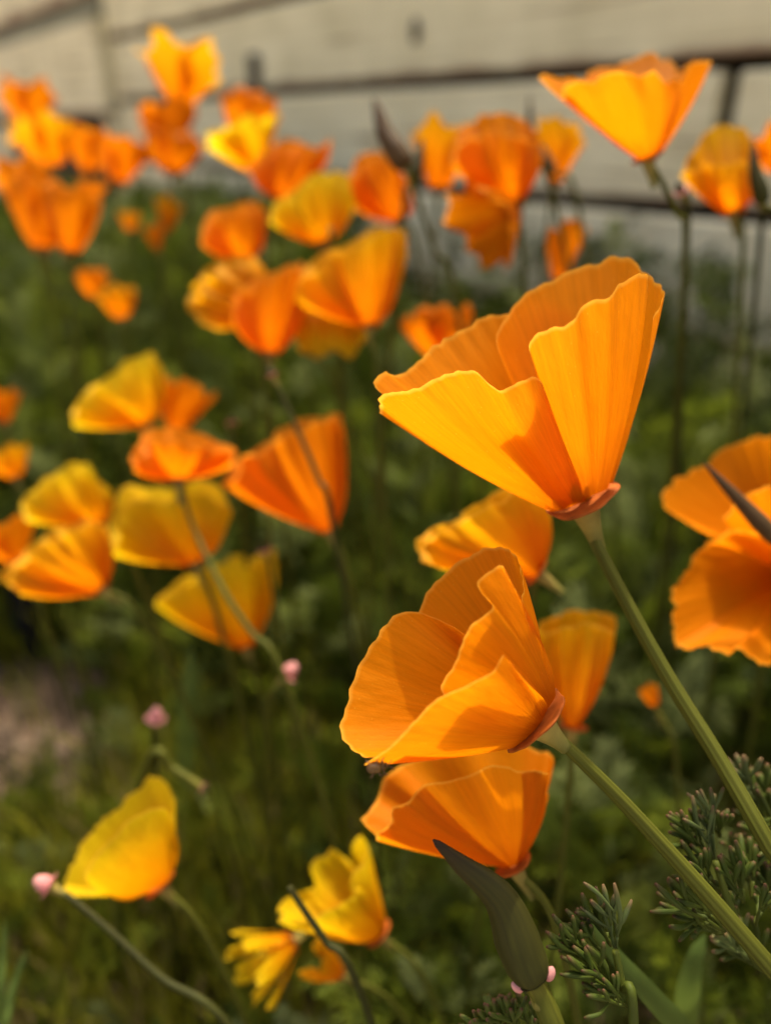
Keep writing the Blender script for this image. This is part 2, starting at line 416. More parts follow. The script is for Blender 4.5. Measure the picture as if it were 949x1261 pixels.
# corner panel further along: smooth sheet, trim above, dark opening below
panel = empty('corner_panel', tuple(WP + WD * (sEnd + 0.3)))
tag(panel, 'smooth cream panel at the far end of the board wall above a dark opening', 'panel')
sP1 = sEnd + 3.0
zP0 = on_wall(60, 143, 0.03)[1]; zP1 = on_wall(60, 38, 0.03)[1]
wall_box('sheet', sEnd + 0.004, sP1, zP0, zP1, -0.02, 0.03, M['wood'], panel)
wall_box('trim', sEnd + 0.004, sP1, zP1 + 0.004, zP1 + 0.05, -0.02, 0.015, M['trim'], panel)
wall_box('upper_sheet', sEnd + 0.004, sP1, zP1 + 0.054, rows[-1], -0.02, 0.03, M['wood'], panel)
sQ = on_wall(12, 200, 0.02)[0]
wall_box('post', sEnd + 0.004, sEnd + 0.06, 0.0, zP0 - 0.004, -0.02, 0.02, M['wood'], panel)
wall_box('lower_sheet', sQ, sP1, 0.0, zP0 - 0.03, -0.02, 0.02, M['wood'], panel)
wall_box('opening_back', sEnd + 0.06, sP1, 0.0, zP0, -0.30, -0.25, M['backing'], panel)  # dark sheet paints the shade inside the opening

# ------------------------------------------------------------------ poppies
def stem_to_ground(base, axis, r0, r1, lean=None, via=None, n=26):
    """stem path from the flower base down to the soil"""
    base = np.asarray(base, float)
    pts = [base]
    if via is not None:
        pts += [np.asarray(p) for p in via]
        last = pts[-1]; dirn = last - pts[-2]; dirn /= np.linalg.norm(dirn) + 1e-9
    else:
        last = base - axis * 0.025; pts.append(last); dirn = -axis
    h = last[2]
    if h > 0.02:
        dx = dirn * np.array([1, 1, 0]) * 0.35 * h
        if lean is not None: dx = dx + np.asarray(lean)
        pts.append(last + dx * 0.5 + np.array([0, 0, -h * 0.45]))
        pts.append(np.array([last[0] + dx[0] * 0.8, last[1] + dx[1] * 0.8, -0.01]))
    P = spline(pts, n)
    return P, np.linspace(r0, r1, n)


def frame_of(axis):
    axis = axis / np.linalg.norm(axis)
    ref = RIGHT if abs(axis @ RIGHT) < 0.9 else UP
    e1 = np.cross(axis, np.cross(ref, axis)); e1 /= np.linalg.norm(e1)
    e2 = np.cross(axis, e1)
    return e1, e2, axis


def receptacle(root, base, axis, R, cone_len, r_stem, rim_mat, detail=1, seed=0):
    """flared collar under the petals and the tapering cone below it"""
    e1, e2, ax = frame_of(axis); base = np.asarray(base)
    n = 40 if detail else 16
    a = np.linspace(0, 2 * math.pi, n, endpoint=False)
    rr = 1 + (0.05 * np.sin(3 * a + seed) + 0.03 * np.sin(7 * a + 2 * seed)) * detail
    prof = [(0.42, -0.05), (0.75, -0.02), (0.97, 0.04), (1.0, 0.08), (0.95, 0.105), (0.6, 0.08), (0.06, 0.08)]
    V = []
    for (r, z) in prof:
        wob = 0.05 * np.sin(2 * a + seed) * r
        V.append(base + (np.cos(a) * rr * r * R)[:, None] * e1 + (np.sin(a) * rr * r * R)[:, None] * e2 + ((z + wob) * R)[:, None] * ax)
    V = np.vstack(V); k = len(prof)
    F = [(i * n + j, i * n + (j + 1) % n, (i + 1) * n + (j + 1) % n, (i + 1) * n + j) for i in range(k - 1) for j in range(n)]
    uv = np.stack([np.tile(a / 6.2832, k), np.repeat(np.linspace(0, 1, k), n)], -1)
    mesh('receptacle_rim', V, F, rim_mat, root, uv)
    t = np.linspace(0, 1, 10)
    path = base + ax * (-0.04 * R) - np.outer(t * cone_len, ax)
    rad = r_stem + (R * 0.46 - r_stem) * (1 - t) ** 1.6
    tube('receptacle', path, rad, M['cone'], root, sides=16 if detail else 8)


def petal_grid(rim, base0, base1, center, dz_axis, d0, bulge=10.0, nu=64, nv=40, ruffle=1.6, seed=0, tipfold=0.0, mids=None, pleats=9):
    """hero petal: rim points (px, py, toward-camera offset px), base arc, slightly bellied sides, pleated lip"""
    rim = np.asarray(rim, float)
    # resample by arc length so the pleats are even
    R_ = spline(rim, 400); s = np.r_[0, np.cumsum(np.linalg.norm(np.diff(R_, axis=0), axis=1))]; s /= s[-1]
    u = np.linspace(0, 1, nu)
    Rm = np.stack([np.interp(u, s, R_[:, k]) for k in range(3)], -1)
    # base arc bows away from the flower axis
    b0, b1, c = np.asarray(base0, float), np.asarray(base1, float), np.asarray(center, float)
    Bs = b0[None] * (1 - u)[:, None] + b1[None] * u[:, None]
    out = Bs.mean(0) - c; out /= np.linalg.norm(out) + 1e-6
    Bs = Bs + out[None] * (np.sin(u * math.pi) * np.linalg.norm(b1 - b0) * 0.22)[:, None]
    tipc = np.asarray(dz_axis, float)
    v = np.linspace(0, 1, nv)
    P = np.zeros((nv, nu, 3))
    if mids is not None:
        mk = np.asarray([m[0] for m in mids]); mo = np.asarray([m[1:] for m in mids])
        moff = np.stack([np.interp(u, mk, mo[:, k]) for k in range(3)], -1)
    else: moff = np.zeros((nu, 3))
    for j, vv in enumerate(v):
        lin = Bs * (1 - vv) + Rm * vv
        axp = c * (1 - vv) + tipc * vv
        o = lin - axp; o /= np.linalg.norm(o, axis=1)[:, None] + 1e-6
        belly = 4 * vv * (1 - vv)
        P[j] = lin + o * bulge * belly + moff * belly
        # long pleats radiating from the base, stronger to the lip, plus fine crimping at the lip
        ph = seed * 1.7
        pl = np.array([mnoise.noise((q * pleats * 0.9 + ph * 7, vv * 0.9, ph)) * 1.7 + mnoise.noise((q * pleats * 2.4 + ph * 3, vv * 1.4, 9 + ph)) * 0.75 for q in u])
        P[j] += o * (pl * ruffle * vv ** 1.6)[:, None]
        crimp = np.sin(u * math.pi * pleats * 4.2 + ph * 3 + 2.1 * np.sin(u * 11 + ph)) * 1.1 * max(0, vv - 0.8) / 0.2
        P[j] += o * crimp[:, None] * ruffle * 0.5
        # uneven lip
        if vv > 0.75:
            w = (vv - 0.75) / 0.25
            lip = (np.sin(u * 23 + ph + 2 * np.sin(u * 9)) * 1.1 + np.sin(u * 61 + 2 * ph + 3 * np.sin(u * 13)) * 0.8 + np.sin(u * 113 + ph) * .5) * 0.65 * ruffle * w
            dirn = Rm - Bs; dirn /= np.linalg.norm(dirn, axis=1)[:, None]
            P[j] += dirn * lip[:, None]
    # pixel space -> world
    d = d0 - P[..., 2] * d0 / FPX
    Wp = CAM + d[..., None] * (FWD + RIGHT * ((P[..., 0, None] - W / 2) / FPX) - UP * ((P[..., 1, None] - H / 2) / FPX))
    return Wp


def px3(p, d0):
    return at(p[0], p[1], d0 - p[2] * d0 / FPX)


def hero_stamens(root, base, ax, seed):
    rg = np.random.default_rng(seed); e1, e2, ax = frame_of(ax); parts = []
    for i in range(26):
        a = rg.uniform(0, 6.28); t = rg.uniform(0.05, 0.4)
        dr = ax + t * (math.cos(a) * e1 + math.sin(a) * e2); dr /= np.linalg.norm(dr)
        l = rg.uniform(0.008, 0.0125); p = base + (math.cos(a) * e1 + math.sin(a) * e2) * 0.0022
        parts.append(tube_geo([p, p + dr * l * .35, p + dr * l * .4, p + dr * l * .9, p + dr * l], [.0003, .0003, .0007, .0007, .0003], sides=6))
    V, F, U = join_geo(parts); o = mesh('stamens', V, F, M['stamen'], root, U); o['kind'] = 'stuff'


# --- the upright poppy in sharp detail
def hero_upright():
    d0 = 0.178
    c = (714, 614, -62); tip = (645, 405, 0)
    root = empty('poppy_flower', at(1010, 1160, 0.165) * np.array([1, 1, 0]))
    tag(root, 'large upright orange poppy cup with ruffled petals on a thick ridged stem', 'poppy', 'poppies in the bed')
    A = [(469, 509, -18), (468, 494, 5), (478, 484, 32), (507, 480, 62), (540, 463, 84), (563, 457, 93), (588, 459, 97), (603, 474, 99), (616, 481, 99), (636, 472, 98), (654, 463, 94), (666, 470, 88), (671, 487, 82)]
    B = [(618, 522, 26), (626, 505, 36), (637, 488, 46), (656, 482, 62), (662, 470, 76), (656, 448, 92), (651, 424, 104), (664, 409, 116), (683, 402, 122), (704, 397, 125), (713, 384, 124), (722, 374, 122), (737, 368, 118), (751, 366, 112), (761, 351, 102), (775, 343, 92), (787, 335, 78), (795, 339, 58), (796, 352, 44)]
    D = [(624, 455, -58), (612, 430, -70), (613, 409, -80), (622, 393, -90), (645, 364, -106), (692, 337, -124), (718, 326, -128), (733, 325, -126), (749, 317, -124), (772, 318, -108), (790, 331, -78), (806, 347, -36), (815, 361, 6), (803, 392, 34)]
    C = [(466, 480, -6), (461, 470, -8), (474, 458, -26), (482, 461, -34), (500, 456, -48), (516, 446, -62), (531, 430, -80), (546, 421, -92), (583, 397, -114), (605, 389, -120), (627, 384, -122), (668, 378, -124), (700, 385, -124)]
    for i, (rim, b0, b1, bg, sd, mids) in enumerate((
            (C, (684, 622, -66), (722, 600, -86), 6, 3, None),
            (D, (700, 604, -84), (752, 600, -52), 8, 5, None),
            (A, (678, 630, -56), (722, 616, -38), 8, 1, [(0, 8, 0, 0), (0.2, 0, 0, 10), (.8, 0, 0, 10), (1, 2, 4, 24)]),
            (B, (692, 624, -40), (748, 602, -44), 9, 8, None))):
        P = petal_grid(rim, b0, b1, c, tip, d0, bulge=bg, seed=sd, ruffle=2.2, pleats=6)
        grid_mesh('petal', P, M['orange'], root)
    ax = (px3((650, 414, 8), d0) - px3((714, 614, -62), d0)); ax /= np.linalg.norm(ax)
    axr = (px3((714 - 34, 614 - 94, 34), d0) - px3((714, 614, 0), d0)); axr /= np.linalg.norm(axr)
    base = px3((716, 617, -58), d0)
    hero_stamens(root, base, axr, 1)
    receptacle(root, base, axr, 0.0092, 0.0135, 0.0017, M['rim'], 1, 2)
    top = base - axr * 0.012
    via = [at(737, 676, 0.191), at(771, 742, 0.189), at(822, 834, 0.185), at(884, 934, 0.178), at(946, 1042, 0.170), at(1010, 1160, 0.168)]
    P, r = stem_to_ground(top, axr, 0.0016, 0.0022, via=via, n=60)
    r = np.interp(np.linspace(0, 1, 60), [0, .12, .4, 1], [0.0016, 0.00145, 0.0018, 0.0021])
    tube('stem', P, r, M['stem'], root, sides=40, ridges=9, ridge=0.05)
    return root


def hero_leaning():
    d0 = 0.160
    c = (660, 888, -50); tip = (520, 806, 0)
    root = empty('poppy_flower', at(1000, 1250, 0.165) * np.array([1, 1, 0]))
    tag(root, 'orange poppy leaning sideways below the upright cup, a beetle on its lowest petal', 'poppy', 'poppies in the bed')
    Lp = [(590, 800, -56), (574, 783, -68), (547, 766, -80), (514, 753, -82), (498, 753, -78), (484, 757, -70), (463, 783, -54), (448, 811, -44), (438, 834, -34), (424, 876, -14), (421, 901, 2), (428, 921, 16), (446, 932, 30), (473, 931, 42), (500, 925, 50)]
    T = [(508, 778, -96), (513, 756, -102), (526, 731, -110), (552, 703, -114), (573, 688, -112), (585, 682, -106), (594, 674, -100), (610, 673, -90), (624, 677, -78), (637, 690, -56), (643, 716, -26), (640, 745, 4)]
    R = [(556, 872, 26), (546, 858, 38), (545, 840, 48), (561, 815, 60), (570, 785, 68), (578, 771, 72), (594, 758, 72), (607, 747, 66), (597, 733, 62), (588, 722, 58), (593, 710, 56), (616, 696, 50), (625, 712, 46), (638, 735, 34), (650, 772, 14)]
    B = [(452, 942, 58), (449, 941, 64), (470, 927, 72), (491, 909, 80), (514, 885, 88), (528, 870, 94), (543, 859, 98), (572, 845, 100), (602, 830, 98), (612, 818, 95), (620, 807, 90), (634, 824, 74), (648, 842, 54)]
    for rim, b0, b1, bg, sd, mids, ruf in (
            (T, (658, 880, -72), (676, 862, -48), 8, 4, None, 1.6),
            (Lp, (664, 872, -72), (644, 908, -58), 6, 2, None, 1.6),
            (B, (646, 918, -44), (674, 872, -30), 6, 7, [(0, 0, 4, 0), (.5, 0, 0, 0), (1, 0, 0, 4)], 1.0),
            (R, (660, 892, -46), (684, 856, -40), 8, 9, [(0, 0, 4, -8), (.2, 0, 0, -4), (.4, 0, 0, 4), (1, 4, 0, 4)], 1.4)):
        P = petal_grid(rim, b0, b1, c, tip, d0, bulge=bg, seed=sd, ruffle=ruf, pleats=8)
        grid_mesh('petal', P, M['orange'], root)
    axr = (px3((660 - 73, 888 - 66, 8), d0) - px3((660, 888, 0), d0)); axr /= np.linalg.norm(axr)
    base = px3((661, 889, -46), d0)
    hero_stamens(root, base, axr, 2)
    receptacle(root, base, axr, 0.0086, 0.0085, 0.00155, M['rim'], 1, 5)
    top = base - axr * 0.008
    via = [at(697, 919, 0.1685), at(760, 981, 0.169), at(820, 1046, 0.169), at(880, 1113, 0.168), at(952, 1196, 0.166), at(1000, 1250, 0.165)]
    P, r = stem_to_ground(top, axr, 0.0016, 0.0022, via=via, n=60)
    r = np.interp(np.linspace(0, 1, 60), [0, .12, .45, 1], [0.0015, 0.00135, 0.0018, 0.0021])
    tube('stem', P, r, M['stem'], root, sides=40, ridges=9, ridge=0.05)
    return root


hero_upright()
hero_leaning()


# --- all other poppies: cup of four overlapping petals grown about an axis
def poppy(label, base_px, tip_px, w, d, toward=0.0, mat='orange', style='cup', roll=None, seed=0, via=None, stamens=0, npet=4, ruffle=1.0, dark_stem=False, lean=None, name='poppy_flower', cat='poppy', group='poppies in the bed', rim=True, droop=None):
    rg = np.random.default_rng(seed + 100)
    k = d / FPX
    base = at(base_px[0], base_px[1], d); tipp = at(tip_px[0], tip_px[1], d)
    inpl = tipp - base
    ax = inpl - FWD * toward * max(np.linalg.norm(inpl), w * k * 0.6)
    Ln = np.linalg.norm(ax); ax = ax / Ln
    Wd = w * k * (1.26 if d > 0.34 else 1.02)
    e1, e2, ax = frame_of(ax)
    P, r = stem_to_ground(base, ax, 0.0009, 0.0013, via=via, lean=lean)
    root = empty(name, (P[-1][0], P[-1][1], 0.0))
    tag(root, label, cat, group)
    small = w < 18
    nu, nv = (19, 14) if not small else (9, 8)
    if roll is None: roll = rg.uniform(0, 2 * math.pi)
    c_ = {'cup': 0.72, 'round': 0.92, 'cone': 0.9, 'flat': 0.45}[style]
    for q in range(npet):
        inner = q % 2
        ph0 = roll + q * 2 * math.pi / npet + rg.uniform(-.12, .12)
        op = rg.uniform(0.84, 1.12) * (0.94 if inner else 1.04)
        ln = rg.uniform(0.9, 1.08)
        hw = rg.uniform(1.1, 1.3) if npet == 4 else 2.2 / npet
        u = np.linspace(-1, 1, nu)[None, :]; v = np.linspace(0.0, 1, nv)[:, None]
        s = v * (1 - 0.13 * np.abs(u) ** 3 - 0.05 * np.sin(u * 4 + rg.uniform(0, 6)) * v)
        rad = Wd * (c_ * s ** (0.80 if style == 'cone' else 0.52) + (1 - c_) * s ** 1.9) * op + 0.0015 * (1 - v)
        p1, p2, p3 = rg.uniform(0, 6.28, 3)
        rad = rad * (1 + ruffle * v ** 2 * (0.10 * np.sin(u * 3.3 + p1) + 0.09 * np.sin(u * 8 + p2) + 0.05 * np.sin(u * 15 + p3)))
        z = Ln * s * ln
        if style in ('round', 'cup'): rad = rad * (1 - (0.22 if style == 'round' else 0.10) * np.clip(s - 0.6, 0, 1) ** 2 / 0.16)
        if style == 'flat': z = Ln * (1 - (1 - s) ** 2.2) * ln * (1 + 0.12 * np.sin(u * 5 + p1) * v)
        z = z + ruffle * Ln * 0.05 * np.sin(u * 6 + p2) * v ** 2
        phi = ph0 + u * hw * (0.72 + 0.28 * v) * np.sqrt(np.clip(1 - 0.5 * (np.clip(v - 0.62, 0, 1) / 0.38) ** 2.2, 0, 1))
        pts = base + (np.cos(phi) * rad)[..., None] * e1 + (np.sin(phi) * rad)[..., None] * e2 + (z + 0 * u)[..., None] * ax
        grid_mesh('petal', pts, M[mat], root)
    if rim:
        receptacle(root, base, ax, min(0.0065, Wd * 0.3), 0.009, 0.0011, M['rim'], 0, seed)
    if stamens:
        parts = []
        for i in range(stamens):
            a = rg.uniform(0, 6.28); t = rg.uniform(0.1, 0.45)
            dr = ax + t * (math.cos(a) * e1 + math.sin(a) * e2); dr /= np.linalg.norm(dr)
            l = rg.uniform(0.010, 0.015)
            parts.append(tube_geo([base, base + dr * l * 0.6, base + dr * l], [0.0004, 0.0006, 0.0007], sides=5))
        V, F, U = join_geo(parts)
        o = mesh('stamens', V, F, M['stamen'], root, U); o['kind'] = 'stuff'
    tube('stem', P, r, M['stem_dark' if dark_stem else 'stem'], root, sides=8)
    return root


POPPIES = [
    # label, base, tip, half width, depth, toward, material, style, extra
    ('orange poppy just past the round headed one by the board joint', (960, 212), (950, 165), 28, 0.40, 0.0, 'orange', 'cup', {}),
    ('orange poppy with drooping petals hanging below the domed one', (632, 258), (585, 290), 46, 0.365, 0.35, 'orange', 'cup', dict(roll=0.0)),
    ('narrow yellow edged poppy next to a nodding bud, before the wall', (682, 226), (692, 162), 28, 0.43, 0.0, 'gold', 'cup', {}),
    ('yellow topped poppy between the brown pointed bud and the domed poppy', (540, 234), (546, 165), 32, 0.45, 0.0, 'gold', 'cup', {}),
    ('bright yellow poppy of crooked petals below a vertical board joint', (318, 208), (300, 168), 44, 0.50, 0.25, 'yellow', 'cup', {}),
    ('small orange poppy peeping over the bright yellow crooked one', (304, 172), (308, 126), 32, 0.55, 0.0, 'orange', 'round', {}),
    ('goblet shaped golden poppy, uppermost of a stacked pair before the wall', (222, 138), (220, 72), 38, 0.62, 0.0, 'gold', 'cone', {}),
    ('reddish orange poppy just under the goblet shaped one', (216, 184), (203, 140), 34, 0.61, 0.0, 'deep', 'cup', {}),
    ('deep orange rounded poppy at the bottom of the goblet topped pile', (214, 214), (213, 172), 33, 0.60, 0.0, 'deep', 'round', {}),
    ('small orange poppy alone in front of the smooth corner panel', (38, 160), (32, 113), 28, 0.70, 0.0, 'orange', 'cup', {}),
    ('golden poppy before the dark opening under the corner panel', (62, 206), (58, 160), 36, 0.66, 0.1, 'gold', 'cup', {}),
    ('orange poppy beside the golden one at the dark opening', (110, 213), (107, 170), 26, 0.66, 0.0, 'orange', 'cup', {}),
    ('deep orange poppy at the post between dark opening and boards', (146, 226), (151, 180), 28, 0.62, 0.0, 'deep', 'cup', {}),
    ('slim orange poppy at the outer side of the far pair of cups', (46, 276), (28, 206), 27, 0.50, 0.0, 'orange', 'cup', {}),
    ('tall orange cup of the far pair, next to the slim one', (52, 308), (48, 228), 33, 0.48, 0.05, 'orange', 'round', {}),
    ('tall orange cup of the far pair, away from the slim one', (86, 312), (88, 236), 32, 0.47, 0.05, 'orange', 'round', {}),
    ('tiny orange poppy behind the far pair of tall cups', (110, 250), (116, 226), 14, 0.60, 0.0, 'orange', 'cup', {}),
    ('tiny golden poppy above two smaller blooms in the far foliage', (205, 284), (210, 248), 15, 0.60, 0.0, 'gold', 'cup', {}),
    ('tiny orange bloom under the tiny golden poppy', (196, 308), (190, 282), 13, 0.60, 0.0, 'orange', 'cup', {}),
    ('tiny pale orange bloom alone beside the tiny golden poppy', (160, 284), (160, 264), 11, 0.60, 0.0, 'gold', 'cup', {}),
    ('small round orange poppy above its golden twin in the far foliage', (116, 366), (113, 336), 16, 0.55, 0.2, 'orange', 'round', {}),
    ('small round golden poppy below its orange twin in the far foliage', (150, 392), (145, 356), 21, 0.54, 0.2, 'gold', 'round', {}),
    ('small deep orange poppy alone behind the upright sharp cup', (546, 442), (535, 384), 40, 0.42, 0.1, 'deep', 'round', {}),
    ('slender orange poppy between the upright cup and the wall', (686, 346), (694, 284), 21, 0.45, 0.0, 'orange', 'cup', {}),
    ('deep orange poppy between the sideways yellow one and the spread flat one', (214, 530), (232, 474), 33, 0.42, 0.0, 'deep', 'cup', {}),
    ('orange poppy behind the big golden one above the stake', (22, 692), (2, 652), 30, 0.40, 0.0, 'orange', 'cup', {}),
    ('small yellow and orange poppy in the foliage beyond the ragged yellow one', (20, 588), (6, 556), 22, 0.46, 0.0, 'gold', 'cup', {}),
    ('small reddish poppy deepest in the foliage beyond the ragged yellow one', (6, 520), (0, 482), 18, 0.50, 0.0, 'deep', 'cup', {}),
    ('withering yellow poppy with a folded orange petal over the grass', (466, 1150), (398, 1072), 64, 0.275, 0.2, 'yellow', 'cup', dict(roll=0.2, stamens=40, ruffle=0.9)),
    ('narrow petalled yellow bloom under the withering poppy', (360, 1160), (306, 1176), 50, 0.30, 0.7, 'yellow', 'cup', dict(npet=7, ruffle=0.5, stamens=20)),
    ('small orange bloom low in the leaves beside the upright cup stem', (806, 868), (798, 846), 11, 0.31, 0.0, 'orange', 'cup', {}),
    ('torn orange petals of a bloom under the withering poppy, above the grass', (420, 1200), (388, 1176), 26, 0.285, 0.2, 'gold', 'cup', dict(npet=3)),
]
for i, (lab, b, t, w, d, tow, mt, sty, ex) in enumerate(POPPIES):
    ex = dict(ex)
    v = ex.get('via')
    poppy(lab, b, t, w, d, tow, mt, sty, seed=i * 3 + 1, **ex)


# --- prominent blooms shaped petal by petal
def shaped_poppy(label, d0, c, tip, petals, mat, via=None, seed=0, ruffle=1.5, rim_r=0.006):
    base = px3(c, d0); ax = px3(tip, d0) - base; ax /= np.linalg.norm(ax)
    P, r = stem_to_ground(base, ax, 0.0010, 0.0013, via=via)
    root = empty('poppy_flower', (P[-1][0], P[-1][1], 0)); tag(root, label, 'poppy', 'poppies in the bed')
    for i, (rim, b0, b1, bg) in enumerate(petals):
        G = petal_grid(rim, b0, b1, c, tip, d0, bulge=bg, nu=32, nv=22, ruffle=ruffle, seed=seed + i * 1.3, pleats=6)
        grid_mesh('petal', G, M[mat], root)
    receptacle(root, base, ax, rim_r, 0.010, 0.0011, M['rim'], 0, seed)
    tube('stem', P, r, M['stem'], root, sides=8)


shaped_poppy('wide flaring orange poppy standing tallest against the board wall', 0.275, (797, 196, -10), (772, 84, 10), [
    ([(716, 96, -50), (742, 82, -75), (770, 74, -85), (790, 69, -86), (806, 67, -80), (822, 78, -70), (838, 84, -58), (856, 74, -40)], (788, 194, -22), (806, 194, -22), 6),
    ([(740, 90, -58), (712, 96, -46), (690, 98, -26), (670, 90, -8), (665, 96, 8), (682, 112, 30), (700, 118, 44)], (784, 196, -16), (792, 198, 0), 4),
    ([(824, 112, 40), (842, 92, 36), (862, 74, 20), (877, 78, 2), (866, 74, -24), (842, 82, -50)], (800, 198, 0), (808, 194, -16), 5),
    ([(692, 112, 32), (706, 102, 52), (728, 97, 72), (752, 88, 86), (776, 92, 92), (800, 90, 88), (818, 98, 70), (838, 100, 42)], (786, 198, -2), (806, 197, -2), 8)],
    'orange', via=[at(808, 214, 0.283), at(832, 262, 0.30), at(842, 330, 0.32)], seed=2, ruffle=4.5)
shaped_poppy('deep orange poppy with a broad side petal, crossed by a dark bud', 0.27, (952, 672, -30), (900, 585, 10), [
    ([(868, 580, -60), (880, 560, -62), (900, 548, -60), (922, 540, -52), (946, 537, -40), (975, 545, -20)], (944, 670, -40), (962, 668, -36), 6),
    ([(876, 655, 20), (852, 648, 24), (836, 636, 22), (818, 626, 14), (816, 608, 4), (828, 594, -10), (848, 582, -26), (872, 572, -46)], (944, 678, -24), (948, 666, -40), 6),
    ([(890, 640, 60), (905, 622, 74), (926, 606, 80), (950, 598, 76), (978, 606, 56)], (946, 678, -20), (962, 674, -22), 8),
    ([(972, 548, -22), (995, 570, 10), (1000, 600, 40), (980, 612, 56)], (960, 668, -34), (964, 676, -22), 6)], 'deep', seed=5, ruffle=2.5)
shaped_poppy('deep orange sideways poppy with crumpled lip, under the one crossed by a dark bud', 0.25, (966, 712, -60), (890, 752, 30), [
    ([(884, 660, -30), (862, 678, -24), (848, 694, -14), (838, 712, -6), (830, 732, 4), (826, 756, 14), (830, 780, 24), (833, 797, 32)], (956, 704, -64), (960, 718, -56), 8),
    ([(832, 792, 30), (848, 798, 42), (870, 797, 54), (890, 803, 64), (898, 806, 66), (908, 796, 66), (924, 812, 66), (938, 817, 64), (962, 820, 52), (990, 806, 30)], (958, 716, -56), (974, 720, -52), 10),
    ([(872, 668, -26), (890, 658, 0), (915, 654, 20), (945, 660, 34), (985, 684, 36), (1004, 720, 24)], (956, 702, -62), (974, 706, -58), 6),
    ([(1000, 700, 30), (1010, 740, 34), (1002, 790, 34), (980, 812, 36)], (972, 706, -56), (974, 720, -52), 8)], 'deep', seed=9, ruffle=3.0)
shaped_poppy('yellow poppy with an orange heart, low over the grass on its own', 0.262, (198, 1090, -6), (140, 1024, 10), [
    ([(80, 1092, -14), (92, 1054, -28), (116, 1024, -40), (142, 998, -46), (168, 972, -46), (182, 960, -40), (194, 957, -30), (207, 963, -14)], (190, 1090, -16), (204, 1086, -16), 6),
    ([(132, 1097, 18), (112, 1090, 28), (108, 1074, 40), (128, 1044, 54), (156, 1014, 60), (184, 998, 54), (206, 996, 38), (212, 1010, 24)], (188, 1096, 2), (206, 1088, 2), 12),
    ([(78, 1090, -12), (80, 1098, 0), (100, 1101, 14), (136, 1098, 22)], (188, 1094, -10), (194, 1097, 0), 4),
    ([(204, 962, -18), (212, 985, 6), (213, 1010, 24), (208, 1040, 34)], (204, 1086, -12), (206, 1090, 0), 6)], 'yellow', seed=3, ruffle=3.0)

